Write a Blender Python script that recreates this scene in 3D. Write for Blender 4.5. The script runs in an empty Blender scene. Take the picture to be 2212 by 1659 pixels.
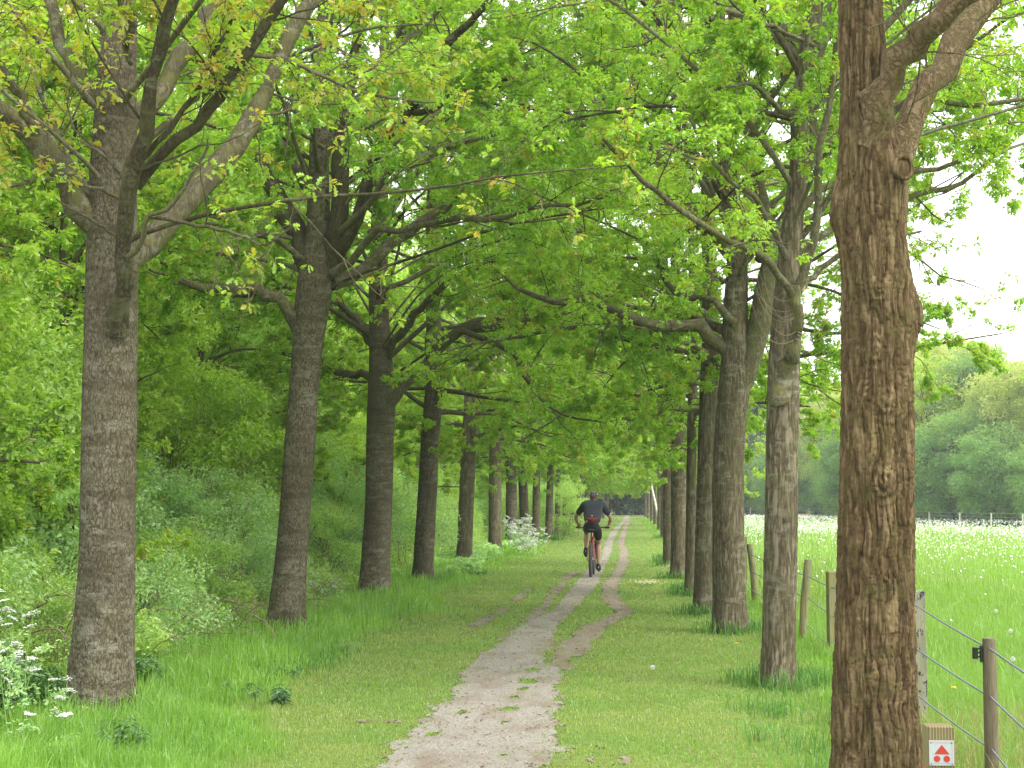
import bpy, math
import numpy as np
from mathutils import Matrix, Vector

# ------------------------------------------------------------------ camera, world, sun, exposure
SC = bpy.context.scene
COL = SC.collection
F = 3300.0                      # focal length in units of the 2212 px wide layout of the photo
CX, CY, HY, VX = 1106.0, 829.5, 1075.0, 1335.0
PITCH = math.atan((HY - CY) / F)
YAW = math.atan((VX - CX) * math.cos(PITCH) / F)
EYE = 1.6
cam_d = bpy.data.cameras.new('camera')
cam_d.sensor_width = 36.0
cam_d.lens = 36.0 * F / 2212.0
cam_d.clip_start = 0.1
cam_d.clip_end = 3000
cam = bpy.data.objects.new('camera', cam_d)
COL.objects.link(cam)
cam.location = (0, 0, EYE)
cam.rotation_euler = (math.pi / 2 + PITCH, 0, YAW)
SC.camera = cam
CM = np.array(cam.rotation_euler.to_matrix())

W = bpy.data.worlds.new('World')
SC.world = W
W.use_nodes = True
nt = W.node_tree
nt.nodes.clear()
SUN_EL, SUN_AZ = math.radians(52), math.radians(118)      # azimuth clockwise from +Y
sky = nt.nodes.new('ShaderNodeTexSky')
sky.sky_type = 'NISHITA'
sky.sun_disc = False
sky.sun_elevation = SUN_EL
sky.sun_rotation = SUN_AZ
sky.air_density = 1.0
sky.dust_density = 4.0
bg1 = nt.nodes.new('ShaderNodeBackground'); bg1.inputs[1].default_value = 0.06
bg2 = nt.nodes.new('ShaderNodeBackground')
bg2.inputs[0].default_value = (0.96, 0.985, 1.0, 1); bg2.inputs[1].default_value = 0.95
# an overcast sheet of cloud over the sky, a little uneven
tc = nt.nodes.new('ShaderNodeTexCoord'); no = nt.nodes.new('ShaderNodeTexNoise')
no.inputs['Scale'].default_value = 2.2; no.inputs['Detail'].default_value = 4
mr = nt.nodes.new('ShaderNodeMapRange'); mr.inputs[1].default_value = 0.3; mr.inputs[2].default_value = 0.7
mr.inputs[3].default_value = 0.72; mr.inputs[4].default_value = 1.0
mx = nt.nodes.new('ShaderNodeMixShader'); ow = nt.nodes.new('ShaderNodeOutputWorld')
L = nt.links.new
L(sky.outputs[0], bg1.inputs[0]); L(tc.outputs['Generated'], no.inputs['Vector']); L(no.outputs[0], mr.inputs[0])
L(mr.outputs[0], mx.inputs[0]); L(bg1.outputs[0], mx.inputs[1]); L(bg2.outputs[0], mx.inputs[2]); L(mx.outputs[0], ow.inputs[0])

sd = bpy.data.lights.new('sun', 'SUN')
sd.energy = 1.3; sd.angle = math.radians(25); sd.color = (1.0, 0.95, 0.86)
sun = bpy.data.objects.new('sun', sd); COL.objects.link(sun)
sdir = Vector((math.sin(SUN_AZ) * math.cos(SUN_EL), math.cos(SUN_AZ) * math.cos(SUN_EL), math.sin(SUN_EL)))
sun.rotation_euler = sdir.to_track_quat('Z', 'Y').to_euler()

SC.view_settings.view_transform = 'Standard'
SC.view_settings.look = 'None'
SC.view_settings.exposure = 1.95
SC.view_settings.gamma = 1.0
SC.render.engine = 'CYCLES'
cy = SC.cycles
cy.max_bounces = 10; cy.diffuse_bounces = 7; cy.glossy_bounces = 2; cy.transmission_bounces = 8
cy.transparent_max_bounces = 4; cy.volume_bounces = 0
cy.caustics_reflective = False; cy.caustics_refractive = False
cy.use_denoising = True
cy.use_adaptive_sampling = False

# ------------------------------------------------------------------ layout helpers
def P(x, y, Y):
    """world point that the photo's pixel (x, y) shows at world distance Y"""
    v = CM @ np.array([x - CX, CY - y, -F])
    return np.array([0, 0, EYE]) + v * (Y / v[1])

def G(x, y):
    """ground point under the photo's pixel (x, y)"""
    v = CM @ np.array([x - CX, CY - y, -F])
    return np.array([0, 0, EYE]) + v * (-EYE / v[2])

def gy(y):
    return F * EYE / (y - HY)

# ------------------------------------------------------------------ mesh helpers
def new_obj(name, mesh, parent=None, loc=None, rotz=None):
    o = bpy.data.objects.new(name, mesh)
    COL.objects.link(o)
    if parent is not None:
        o.parent = parent
    if loc is not None:
        o.location = loc
    if rotz is not None:
        o.rotation_euler = (0, 0, rotz)
    return o

def tag(o, label=None, cat=None, group=None, kind=None):
    if label: o['label'] = label
    if cat: o['category'] = cat
    if group: o['group'] = group
    if kind: o['kind'] = kind
    return o

class Acc:
    def __init__(s):
        s.v = []; s.n = 0; s.f = []     # f: (array (m,k), mat, smooth)
    def add(s, v, f, mat=0, smooth=True):
        v = np.asarray(v, dtype=np.float32).reshape(-1, 3)
        f = np.asarray(f, dtype=np.int32)
        if len(f) == 0: return
        s.v.append(v); s.f.append((f + s.n, mat, smooth)); s.n += len(v)
    attr = None
    def mesh(s, name, mats, origin=(0, 0, 0)):
        me = bpy.data.meshes.new(name)
        v = np.concatenate(s.v) - np.asarray(origin, dtype=np.float32)
        me.vertices.add(len(v)); me.vertices.foreach_set('co', v.ravel())
        loops = np.concatenate([f.ravel() for f, _, _ in s.f])
        sizes = np.concatenate([np.full(len(f), f.shape[1], np.int32) for f, _, _ in s.f])
        mi = np.concatenate([np.full(len(f), m, np.int32) for f, m, _ in s.f])
        sm = np.concatenate([np.full(len(f), b, bool) for f, _, b in s.f])
        me.loops.add(len(loops)); me.loops.foreach_set('vertex_index', loops)
        me.polygons.add(len(sizes))
        me.polygons.foreach_set('loop_start', np.concatenate([[0], np.cumsum(sizes)[:-1]]).astype(np.int32))
        me.polygons.foreach_set('material_index', mi)
        me.polygons.foreach_set('use_smooth', sm)
        me.update(calc_edges=True)
        if s.attr is not None:
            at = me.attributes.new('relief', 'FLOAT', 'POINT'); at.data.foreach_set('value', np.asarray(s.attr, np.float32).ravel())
        for m in mats: me.materials.append(m)
        return me
    def obj(s, name, mats, parent=None, origin=(0, 0, 0), **k):
        if not isinstance(mats, (list, tuple)): mats = [mats]
        return new_obj(name, s.mesh(name, mats, origin), parent, **k)

def unit(a):
    return a / np.maximum(np.linalg.norm(a, axis=-1, keepdims=True), 1e-9)

def tubes(acc, Pn, R, S=6, mat=0, cap=False):
    """batch of tubes: Pn (n,K,3), R (n,K)"""
    Pn = np.asarray(Pn, float); R = np.asarray(R, float)
    if Pn.ndim == 2: Pn = Pn[None]; R = R[None]
    n, K, _ = Pn.shape
    T = unit(np.gradient(Pn, axis=1))
    mean = np.abs(T.mean(1))
    ref = np.zeros((n, 3)); ref[np.arange(n), np.argmin(mean, 1)] = 1
    N = unit(np.cross(T, ref[:, None, :])); B = np.cross(T, N)
    a = np.linspace(0, 2 * np.pi, S, endpoint=False)
    V = Pn[:, :, None, :] + R[:, :, None, None] * (N[:, :, None, :] * np.cos(a)[None, None, :, None] + B[:, :, None, :] * np.sin(a)[None, None, :, None])
    idx = np.arange(n * K * S).reshape(n, K, S)
    q = np.stack([idx[:, :-1, :], np.roll(idx, -1, 2)[:, :-1, :], np.roll(idx, -1, 2)[:, 1:, :], idx[:, 1:, :]], -1).reshape(-1, 4)
    acc.add(V.reshape(-1, 3), q, mat)
    if cap:
        base = acc.n
        for e in (0, K - 1):
            ring = V[:, e]
            c = ring.mean(1, keepdims=True)
            vv = np.concatenate([ring, c], 1)
            ii = np.arange(n * (S + 1)).reshape(n, S + 1)
            tri = np.stack([ii[:, :S], np.roll(ii[:, :S], -1, 1), np.repeat(ii[:, S:], S, 1)], -1)
            if e == 0: tri = tri[..., ::-1]
            acc.add(vv.reshape(-1, 3), tri.reshape(-1, 3), mat, False)

def box(acc, c, s, mat=0, rz=0.0, bev=0.0):
    c = np.array(c, float); h = np.array(s, float) / 2
    if bev > 0:
        b = bev
        ring = [(-h[0] + b, -h[1]), (h[0] - b, -h[1]), (h[0], -h[1] + b), (h[0], h[1] - b), (h[0] - b, h[1]), (-h[0] + b, h[1]), (-h[0], h[1] - b), (-h[0], -h[1] + b)]
        lv = [(-h[2], 1.0), (h[2] - b, 1.0), (h[2], 0.0)]
        V = []
        for z, k in lv:
            for x, y in ring:
                kx = 1 if k else (h[0] - b) / h[0]; ky = 1 if k else (h[1] - b) / h[1]
                V.append((x * kx, y * ky, z))
        V = np.array(V)
        fa = [[i * 8 + j, i * 8 + (j + 1) % 8, (i + 1) * 8 + (j + 1) % 8, (i + 1) * 8 + j] for i in range(2) for j in range(8)]
        capt = [[16 + j for j in range(8)]]; capb = [[7 - j for j in range(8)]]
    else:
        V = np.array([[x, y, z] for z in (-h[2], h[2]) for x, y in ((-h[0], -h[1]), (h[0], -h[1]), (h[0], h[1]), (-h[0], h[1]))])
        fa = [[0, 1, 5, 4], [1, 2, 6, 5], [2, 3, 7, 6], [3, 0, 4, 7]]; capt = [[4, 5, 6, 7]]; capb = [[3, 2, 1, 0]]
    cr, sr = math.cos(rz), math.sin(rz)
    V = V @ np.array([[cr, sr, 0], [-sr, cr, 0], [0, 0, 1]]) + c
    n0 = acc.n
    acc.add(V, fa, mat, False)
    acc.f.append((np.array(capt, np.int32) + n0, mat, False)); acc.f.append((np.array(capb, np.int32) + n0, mat, False))

def ellipsoid(acc, c, r, mat=0, nu=12, nv=8, rot=None):
    u = np.linspace(0, 2 * np.pi, nu, endpoint=False); v = np.linspace(0, np.pi, nv + 1)
    V = np.array([[math.sin(b) * math.cos(a), math.sin(b) * math.sin(a), math.cos(b)] for b in v for a in u]) * np.array(r)
    if rot is not None: V = V @ np.array(rot).T
    idx = np.arange((nv + 1) * nu).reshape(nv + 1, nu)
    q = np.stack([idx[:-1], idx[1:], np.roll(idx, -1, 1)[1:], np.roll(idx, -1, 1)[:-1]], -1).reshape(-1, 4)
    acc.add(V + np.array(c), q, mat)

def resample(pts, K):
    """Catmull-Rom through pts (m, c), evenly by arc length, K samples"""
    p = np.asarray(pts, float)
    if len(p) == 2:
        t = np.linspace(0, 1, K)[:, None]
        return p[0] * (1 - t) + p[1] * t
    e = np.concatenate([[2 * p[0] - p[1]], p, [2 * p[-1] - p[-2]]])
    out = []
    for i in range(1, len(e) - 2):
        t = np.linspace(0, 1, 16, endpoint=False)[:, None]
        a, b, c, d = e[i - 1], e[i], e[i + 1], e[i + 2]
        out.append(.5 * ((2 * b) + (c - a) * t + (2 * a - 5 * b + 4 * c - d) * t ** 2 + (3 * b - a - 3 * c + d) * t ** 3))
    out.append(p[-1:])
    q = np.concatenate(out)
    s = np.concatenate([[0], np.cumsum(np.linalg.norm(np.diff(q[:, :3], axis=0), axis=1))])
    u = np.linspace(0, s[-1], K)
    return np.stack([np.interp(u, s, q[:, j]) for j in range(q.shape[1])], 1)

def _h(i, j, k, seed):
    n = (i.astype(np.int64) * 374761393 + j.astype(np.int64) * 668265263 + k.astype(np.int64) * 2147483647 + seed * 974711) & 0xffffffff
    n = ((n ^ (n >> 13)) * 1274126177) & 0xffffffff
    n = ((n ^ (n >> 15)) * 2246822519) & 0xffffffff
    return ((n ^ (n >> 16)) & 0xffffff) / float(0xffffff)

def vnoise(p, seed=0):
    p = np.asarray(p, float); f = np.floor(p); t = p - f; t = t * t * (3 - 2 * t)
    i, j, k = f[..., 0], f[..., 1], f[..., 2]
    r = 0
    for a in (0, 1):
        for b in (0, 1):
            for c in (0, 1):
                w = (t[..., 0] if a else 1 - t[..., 0]) * (t[..., 1] if b else 1 - t[..., 1]) * (t[..., 2] if c else 1 - t[..., 2])
                r = r + w * _h(i + a, j + b, k + c, seed)
    return r

def fbm(p, oct=3, seed=0):
    p = np.asarray(p, float); r = 0; a = .5; s = 0
    for o in range(oct):
        r = r + a * vnoise(p * 2 ** o + 17.3 * o, seed + o); s += a; a *= .5
    return r / s

# ------------------------------------------------------------------ materials
class NM:
    def __init__(s, name):
        s.m = bpy.data.materials.new(name); s.m.use_nodes = True
        s.t = s.m.node_tree; s.t.nodes.clear()
        s.out = s.t.nodes.new('ShaderNodeOutputMaterial')
    def n(s, t, **k):
        nd = s.t.nodes.new('ShaderNode' + t)
        for a, b in k.items():
            if a.startswith('i_'):
                key = a[2:]
                key = int(key) if key.isdigit() else key.replace('_', ' ')
                nd.inputs[key].default_value = b
            else: setattr(nd, a, b)
        return nd
    def l(s, a, b): s.t.links.new(a, b)
    def mapping(s, scale, coord='Object', objrand=True):
        tcn = s.n('TexCoord'); mp = s.n('Mapping'); mp.inputs['Scale'].default_value = scale
        s.l(tcn.outputs[coord], mp.inputs['Vector'])
        if objrand:
            oi = s.n('ObjectInfo'); mu = s.n('VectorMath', operation='SCALE'); mu.inputs[0].default_value = (13.1, 7.7, 5.3)
            s.l(oi.outputs['Random'], mu.inputs['Scale']); s.l(mu.outputs[0], mp.inputs['Location'])
        return mp.outputs[0]
    def noise(s, vec, scale, detail=3, rough=.55):
        nd = s.n('TexNoise'); nd.inputs['Scale'].default_value = scale; nd.inputs['Detail'].default_value = detail
        nd.inputs['Roughness'].default_value = rough
        if vec is not None: s.l(vec, nd.inputs['Vector'])
        return nd.outputs[0]
    def ramp(s, fac, stops):
        r = s.n('ValToRGB'); e = r.color_ramp.elements
        while len(e) < len(stops): e.new(0.5)
        for el, (p, c) in zip(e, stops): el.position = p; el.color = (*c, 1) if len(c) == 3 else c
        s.l(fac, r.inputs[0]); return r.outputs[0]
    def mix(s, fac, a, b, mode='MIX'):
        m = s.n('Mix', data_type='RGBA', blend_type=mode)
        for sock, v in ((m.inputs[0], fac), (m.inputs[6], a), (m.inputs[7], b)):
            if isinstance(v, (int, float)): sock.default_value = v
            elif isinstance(v, tuple): sock.default_value = (*v, 1) if len(v) == 3 else v
            else: s.l(v, sock)
        return m.outputs[2]
    def math(s, op, a, b=None):
        m = s.n('Math', operation=op)
        for i, v in enumerate((a, b)):
            if v is None: continue
            if isinstance(v, (int, float)): m.inputs[i].default_value = v
            else: s.l(v, m.inputs[i])
        return m.outputs[0]
    def principled(s, col, rough=.8, bump=None, bstr=.5, bdist=.01, metal=0, spec=.3):
        p = s.n('BsdfPrincipled')
        if isinstance(col, tuple): p.inputs['Base Color'].default_value = (*col, 1)
        else: s.l(col, p.inputs['Base Color'])
        p.inputs['Roughness'].default_value = rough; p.inputs['Metallic'].default_value = metal
        p.inputs['Specular IOR Level'].default_value = spec
        if bump is not None:
            b = s.n('Bump'); b.inputs['Strength'].default_value = bstr; b.inputs['Distance'].default_value = bdist
            s.l(bump, b.inputs['Height']); s.l(b.outputs[0], p.inputs['Normal'])
        s.l(p.outputs[0], s.out.inputs[0]); return s.m

def simple(name, col, rough=.6, metal=0, spec=.3, var=.12, scale=30):
    m = NM(name); v = m.noise(m.mapping((1, 1, 1)), scale, 3)
    c = m.mix(m.ramp(v, [(.3, (0, 0, 0)), (.7, (1, 1, 1))]), tuple(x * (1 - var) for x in col), tuple(min(1, x * (1 + var)) for x in col))
    return m.principled(c, rough, v, .15, .002, metal, spec)

def leaf_mat(name, c1, c2, c3, t=.5, clump=None, cs=.7, spec=True, tint=1.9):
    """c1..c3: leaf colours spread leaf by leaf; clump: colour of patches of the crown"""
    m = NM(name)
    g = m.n('NewGeometry')
    col = m.ramp(g.outputs['Random Per Island'], [(0, c1), (.5, c2), (1, c3)])
    if clump:
        nz = m.noise(m.mapping((1, 1, 1)), cs, 2)
        col = m.mix(m.ramp(nz, [(.42, (0, 0, 0)), (.62, (.85, .85, .85))]), col, clump)
    oi = m.n('ObjectInfo')
    col = m.mix(m.math('MULTIPLY', oi.outputs['Random'], .22), col, (c3[0] * 1.1, c3[1] * 1.0, c3[2]))
    tr = m.mix(1.0, col, (tint * .96, tint * 1.0, tint * .5), 'MULTIPLY')
    d = m.n('BsdfDiffuse'); tl = m.n('BsdfTranslucent'); mxs = m.n('MixShader'); mxs.inputs[0].default_value = t
    m.l(col, d.inputs[0]); m.l(tr, tl.inputs[0]); m.l(d.outputs[0], mxs.inputs[1]); m.l(tl.outputs[0], mxs.inputs[2])
    o = mxs.outputs[0]
    if spec:
        gl = m.n('BsdfGlossy'); gl.inputs['Roughness'].default_value = .45
        gl.inputs[0].default_value = (1, 1, 1, 1)
        m2 = m.n('MixShader'); m2.inputs[0].default_value = .045
        m.l(o, m2.inputs[1]); m.l(gl.outputs[0], m2.inputs[2]); o = m2.outputs[0]
    m.l(o, m.out.inputs[0])
    return m.m

def bark_mat(name, dark, mid, light, sx=26, sz=5, moss=None, mossamt=.5, lichen=None, ring=0.0, bdist=.012, bstr=.9, band=None, vw=.2, relamt=.55):
    m = NM(name)
    v = m.mapping((1, 1, sz / sx))
    vo = m.n('TexVoronoi', feature='DISTANCE_TO_EDGE'); vo.inputs['Scale'].default_value = sx
    wv = m.n('VectorMath', operation='ADD')
    nz0 = m.n('TexNoise'); nz0.inputs['Scale'].default_value = 9; nz0.inputs['Detail'].default_value = 2
    sc0 = m.n('VectorMath', operation='SCALE'); sc0.inputs['Scale'].default_value = .09
    m.l(v, nz0.inputs['Vector']); m.l(nz0.outputs['Color'], sc0.inputs[0]); m.l(v, wv.inputs[0]); m.l(sc0.outputs[0], wv.inputs[1])
    m.l(wv.outputs[0], vo.inputs['Vector'])
    n1 = m.noise(wv.outputs[0], sx * 1.3, 5, .65)
    crack = m.ramp(vo.outputs[0], [(0, (0, 0, 0)), (.08, (.5, .5, .5)), (.3, (1, 1, 1))])
    na = m.noise(wv.outputs[0], sx * .62, 6, .62)
    rid = m.ramp(m.math('ABSOLUTE', m.math('SUBTRACT', na, .5)), [(0, (0, 0, 0)), (.03, (.35, .35, .35)), (.11, (1, 1, 1))])
    fine = m.noise(m.mapping((1, 1, .6)), 150, 4, .7)
    hgt = m.math('ADD', m.math('ADD', m.math('MULTIPLY', crack, vw), m.math('MULTIPLY', rid, .5 - vw * .4)), m.math('ADD', m.math('MULTIPLY', n1, .45), m.math('MULTIPLY', fine, .28)))
    if ring:
        vr = m.mapping((1.2, 1.2, 16)); r = m.noise(vr, 3, 3, .6)
        hgt = m.math('ADD', hgt, m.math('MULTIPLY', r, ring))
    col = m.ramp(hgt, [(.25, dark), (.62, mid), (1.0, light)])
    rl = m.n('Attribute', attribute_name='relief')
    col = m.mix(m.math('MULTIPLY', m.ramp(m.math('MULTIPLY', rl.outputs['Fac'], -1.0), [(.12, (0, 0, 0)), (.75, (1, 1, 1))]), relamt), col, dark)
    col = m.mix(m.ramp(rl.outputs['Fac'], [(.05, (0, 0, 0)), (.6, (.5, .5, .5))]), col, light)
    big = m.noise(m.mapping((1, 1, .5)), 2.2, 3)
    col = m.mix(m.ramp(big, [(.35, (0, 0, 0)), (.7, (.6, .6, .6))]), col, tuple(x * .72 for x in mid))
    if lichen:
        ln = m.noise(m.mapping((1, 1, 2.2)), 6, 6, .7)
        ln2 = m.noise(m.mapping((1, 1, 1)), 1.1, 2)
        lf = m.math('MULTIPLY', m.ramp(ln, [(.52, (0, 0, 0)), (.60, (.75, .75, .75))]), m.ramp(ln2, [(.4, (0, 0, 0)), (.6, (1, 1, 1))]))
        col = m.mix(lf, col, lichen)
    if band:
        bn = m.noise(m.mapping((.9, .9, 7)), 1.6, 3, .6)
        col = m.mix(m.math('MULTIPLY', m.ramp(bn, [(.5, (0, 0, 0)), (.66, (1, 1, 1))]), .55), col, band)
    if moss:
        mn = m.noise(m.mapping((1, 1, 1)), 9, 5, .7)
        mf = m.ramp(mn, [(.45, (0, 0, 0)), (.62, (mossamt,) * 3)])
        col = m.mix(mf, col, moss)
    return m.principled(col, .92, hgt, bstr, bdist, spec=.12)

M = {}
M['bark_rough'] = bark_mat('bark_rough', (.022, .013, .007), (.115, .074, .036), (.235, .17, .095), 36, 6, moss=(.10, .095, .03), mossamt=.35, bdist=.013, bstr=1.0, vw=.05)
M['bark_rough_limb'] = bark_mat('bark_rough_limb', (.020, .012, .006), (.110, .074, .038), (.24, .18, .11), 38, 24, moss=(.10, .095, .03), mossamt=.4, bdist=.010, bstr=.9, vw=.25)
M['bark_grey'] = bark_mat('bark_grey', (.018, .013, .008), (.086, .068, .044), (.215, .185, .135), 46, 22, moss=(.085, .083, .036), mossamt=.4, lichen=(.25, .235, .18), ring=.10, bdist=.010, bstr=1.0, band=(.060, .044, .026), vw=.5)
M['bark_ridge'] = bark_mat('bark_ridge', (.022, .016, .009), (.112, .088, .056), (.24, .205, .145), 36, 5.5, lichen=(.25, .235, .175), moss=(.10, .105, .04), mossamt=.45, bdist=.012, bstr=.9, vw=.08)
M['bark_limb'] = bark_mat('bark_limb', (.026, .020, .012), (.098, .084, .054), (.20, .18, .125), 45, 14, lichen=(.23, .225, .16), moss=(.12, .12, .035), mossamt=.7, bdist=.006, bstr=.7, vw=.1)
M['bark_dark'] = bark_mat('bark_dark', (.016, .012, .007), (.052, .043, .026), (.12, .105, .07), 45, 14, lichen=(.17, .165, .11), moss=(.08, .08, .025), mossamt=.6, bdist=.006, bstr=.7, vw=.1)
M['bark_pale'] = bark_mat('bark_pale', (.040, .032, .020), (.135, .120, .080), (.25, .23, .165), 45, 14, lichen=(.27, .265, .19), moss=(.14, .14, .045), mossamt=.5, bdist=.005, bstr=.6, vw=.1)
M['twig'] = simple('twig_bark', (.125, .105, .058), .9, var=.3, scale=12)
M['bark_far'] = simple('bark_far', (.085, .07, .05), .95, var=.35, scale=4)

M['leaf'] = leaf_mat('oak_leaf', (.125, .27, .026), (.235, .43, .034), (.38, .54, .05), .5, clump=(.32, .47, .04), tint=1.65)
M['leaf_young'] = leaf_mat('oak_leaf_young', (.24, .34, .025), (.38, .38, .04), (.46, .29, .06), .5, clump=(.26, .40, .035), cs=1.2, tint=1.7)
M['leaf_bush'] = leaf_mat('bush_leaf', (.12, .24, .06), (.28, .44, .11), (.47, .60, .18), .45, clump=(.36, .50, .13), cs=1.0)
M['leaf_blue'] = leaf_mat('hawthorn_leaf', (.12, .24, .10), (.28, .45, .19), (.45, .60, .28), .4, clump=(.30, .47, .16), cs=1.2)
M['leaf_wood'] = leaf_mat('wood_leaf', (.13, .26, .03), (.29, .46, .05), (.47, .60, .09), .5, clump=(.38, .52, .07), tint=1.6)
M['leaf_dark'] = leaf_mat('dark_leaf', (.016, .045, .010), (.028, .07, .014), (.04, .09, .02), .2)
M['leaf_far'] = leaf_mat('far_leaf', (.20, .32, .05), (.29, .41, .06), (.38, .46, .08), .4, clump=(.31, .38, .09), cs=.35, spec=False)
M['leaf_far_blue'] = leaf_mat('far_leaf_blue', (.11, .22, .08), (.15, .27, .10), (.21, .32, .12), .4, clump=(.22, .32, .09), cs=.3, spec=False)
M['leaf_far_pale'] = leaf_mat('far_leaf_pale', (.25, .31, .10), (.32, .37, .13), (.38, .41, .16), .4, clump=(.29, .34, .11), cs=.3, spec=False)
M['grass'] = leaf_mat('grass_blade', (.095, .215, .032), (.175, .31, .05), (.28, .40, .085), .45, clump=(.28, .34, .095), cs=1.3, tint=1.5)
M['grass_tall'] = leaf_mat('tall_grass_blade', (.12, .27, .03), (.19, .38, .045), (.30, .48, .07), .45, clump=(.14, .29, .04), cs=.8, tint=1.6)
M['grass_tuft'] = leaf_mat('tuft_blade', (.055, .15, .025), (.085, .22, .035), (.13, .29, .04), .35, tint=1.4)
M['grass_meadow'] = leaf_mat('meadow_blade', (.135, .23, .045), (.19, .30, .065), (.29, .37, .10), .45, clump=(.20, .36, .06), cs=.15, tint=1.4)
M['leaf_dry'] = leaf_mat('dry_grass', (.25, .20, .09), (.33, .28, .13), (.38, .34, .18), .3, spec=False, tint=1.2)
M['petal'] = simple('white_petal', (.62, .63, .58), .7, var=.08)
M['yellow_petal'] = simple('yellow_petal', (.85, .60, .02), .6, var=.1)
M['stem'] = simple('green_stem', (.14, .25, .06), .7, var=.25)
M['dead_stick'] = simple('dead_stick', (.23, .18, .11), .85, var=.3, scale=8)

# ------------------------------------------------------------------ leaves and branches
def leaf_template(kind):
    if kind == 'oak':        # lobed, two folded halves
        rib = [(0, 0), (.35, 0), (.66, 0), (1, 0)]
        o = [(.2, .20), (.36, .10), (.53, .30), (.68, .13), (.84, .22)]
        v = rib + o + [(x, -y) for x, y in o]
        t = [(0, 4, 5), (0, 5, 1), (1, 5, 6), (1, 6, 7), (1, 7, 2), (2, 7, 8), (2, 8, 3)]
        t2 = [tuple(reversed([i if i < 4 else i + 5 for i in f])) for f in t]
        t = t + t2
    elif kind == 'mid':
        v = [(0, 0), (1, 0), (.3, .28), (.5, .13), (.76, .27), (.3, -.28), (.5, -.13), (.76, -.27)]
        t = [(0, 2, 3), (0, 3, 1), (3, 4, 1), (0, 6, 5), (0, 1, 6), (6, 1, 7)]
    elif kind == 'oval':
        v = [(0, 0), (1, 0), (.45, .26), (.45, -.26)]
        t = [(0, 2, 1), (0, 1, 3)]
    v = np.array(v, float)
    z = np.abs(v[:, 1]) * .35 - .18 * v[:, 0] ** 2
    return np.column_stack([v, z]), np.array(t)

LT = {k: leaf_template(k) for k in ('oak', 'mid', 'oval')}

def put_leaves(acc, pos, d, up, size, kind, mat=0):
    """pos, d, up: (n,3); size (n,)"""
    tv, tf = LT[kind]
    d = unit(d); s = unit(np.cross(up, d)); nrm = np.cross(d, s)
    V = pos[:, None] + size[:, None, None] * (tv[None, :, 0:1] * d[:, None] + tv[None, :, 1:2] * s[:, None] + tv[None, :, 2:3] * nrm[:, None])
    n = len(pos); k = len(tv)
    Fc = (tf[None] + (np.arange(n) * k)[:, None, None]).reshape(-1, 3)
    acc.add(V.reshape(-1, 3), Fc, mat, False)

def rosettes(acc, rng, pos, axis, per, size, kind, mat=0, droop=.25, flat=.8):
    n = len(pos)
    if n == 0: return
    pos = np.repeat(pos, per, 0); ax = unit(np.repeat(axis, per, 0))
    rnd = rng.normal(size=(n * per, 3)); perp = unit(rnd - (rnd * ax).sum(1, keepdims=True) * ax)
    d = ax * rng.uniform(.1, .9, (n * per, 1)) + perp
    d[:, 2] = d[:, 2] * .7 - droop
    up = np.array([0, 0, 1.0]) * flat + rng.normal(size=(n * per, 3)) * .38
    pos = pos - ax * rng.uniform(0, .04, (n * per, 1)) + d * .012
    sz = size * rng.uniform(.6, 1.15, n * per)
    put_leaves(acc, pos, d, up, sz, kind, mat)

def grow(rng, Pp, Rp, m, t0, t1, lmul, ang, up, wig, K, rmul=.55, minlen=.0, zbias=.6, lmax=9):
    n, K0, _ = Pp.shape
    plen = np.linalg.norm(np.diff(Pp, axis=1), axis=2).sum(1)
    t = t0 + (t1 - t0) * (np.arange(m)[None, :] + rng.uniform(0, 1, (n, m))) / m
    x = t * (K0 - 1); i = np.minimum(x.astype(int), K0 - 2); f = (x - i)[..., None]
    r_ = np.arange(n)[:, None]
    pos = Pp[r_, i] * (1 - f) + Pp[r_, i + 1] * f
    T = unit(Pp[r_, i + 1] - Pp[r_, i])
    Rs = Rp[r_, i] * (1 - f[..., 0]) + Rp[r_, i + 1] * f[..., 0]
    pos = pos.reshape(-1, 3); T = T.reshape(-1, 3); Rs = Rs.ravel(); t = t.ravel()
    N = n * m
    q = rng.normal(size=(N, 3)); q[:, 2] *= zbias
    q = unit(q - (q * T).sum(1, keepdims=True) * T)
    a = ang * rng.uniform(.7, 1.25, N)[:, None]
    d = unit(T * np.cos(a) + q * np.sin(a))
    Ln = np.clip(np.repeat(plen, m) * lmul * rng.uniform(.55, 1.15, N) * (1.15 - .6 * t), minlen, lmax)
    out = np.zeros((N, K, 3)); out[:, 0] = pos
    seg = (Ln / (K - 1))[:, None]
    bend = rng.normal(size=(N, 3)) * wig * .5
    for k in range(1, K):
        d = unit(d + rng.normal(size=(N, 3)) * wig + bend / K + np.array([0, 0, up]) / K)
        out[:, k] = out[:, k - 1] + d * seg
    taper = np.linspace(1, .3, K)[None]
    R = np.minimum(Rs * rmul, .0085 * Ln + .0015)[:, None] * taper
    return out, R

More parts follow.
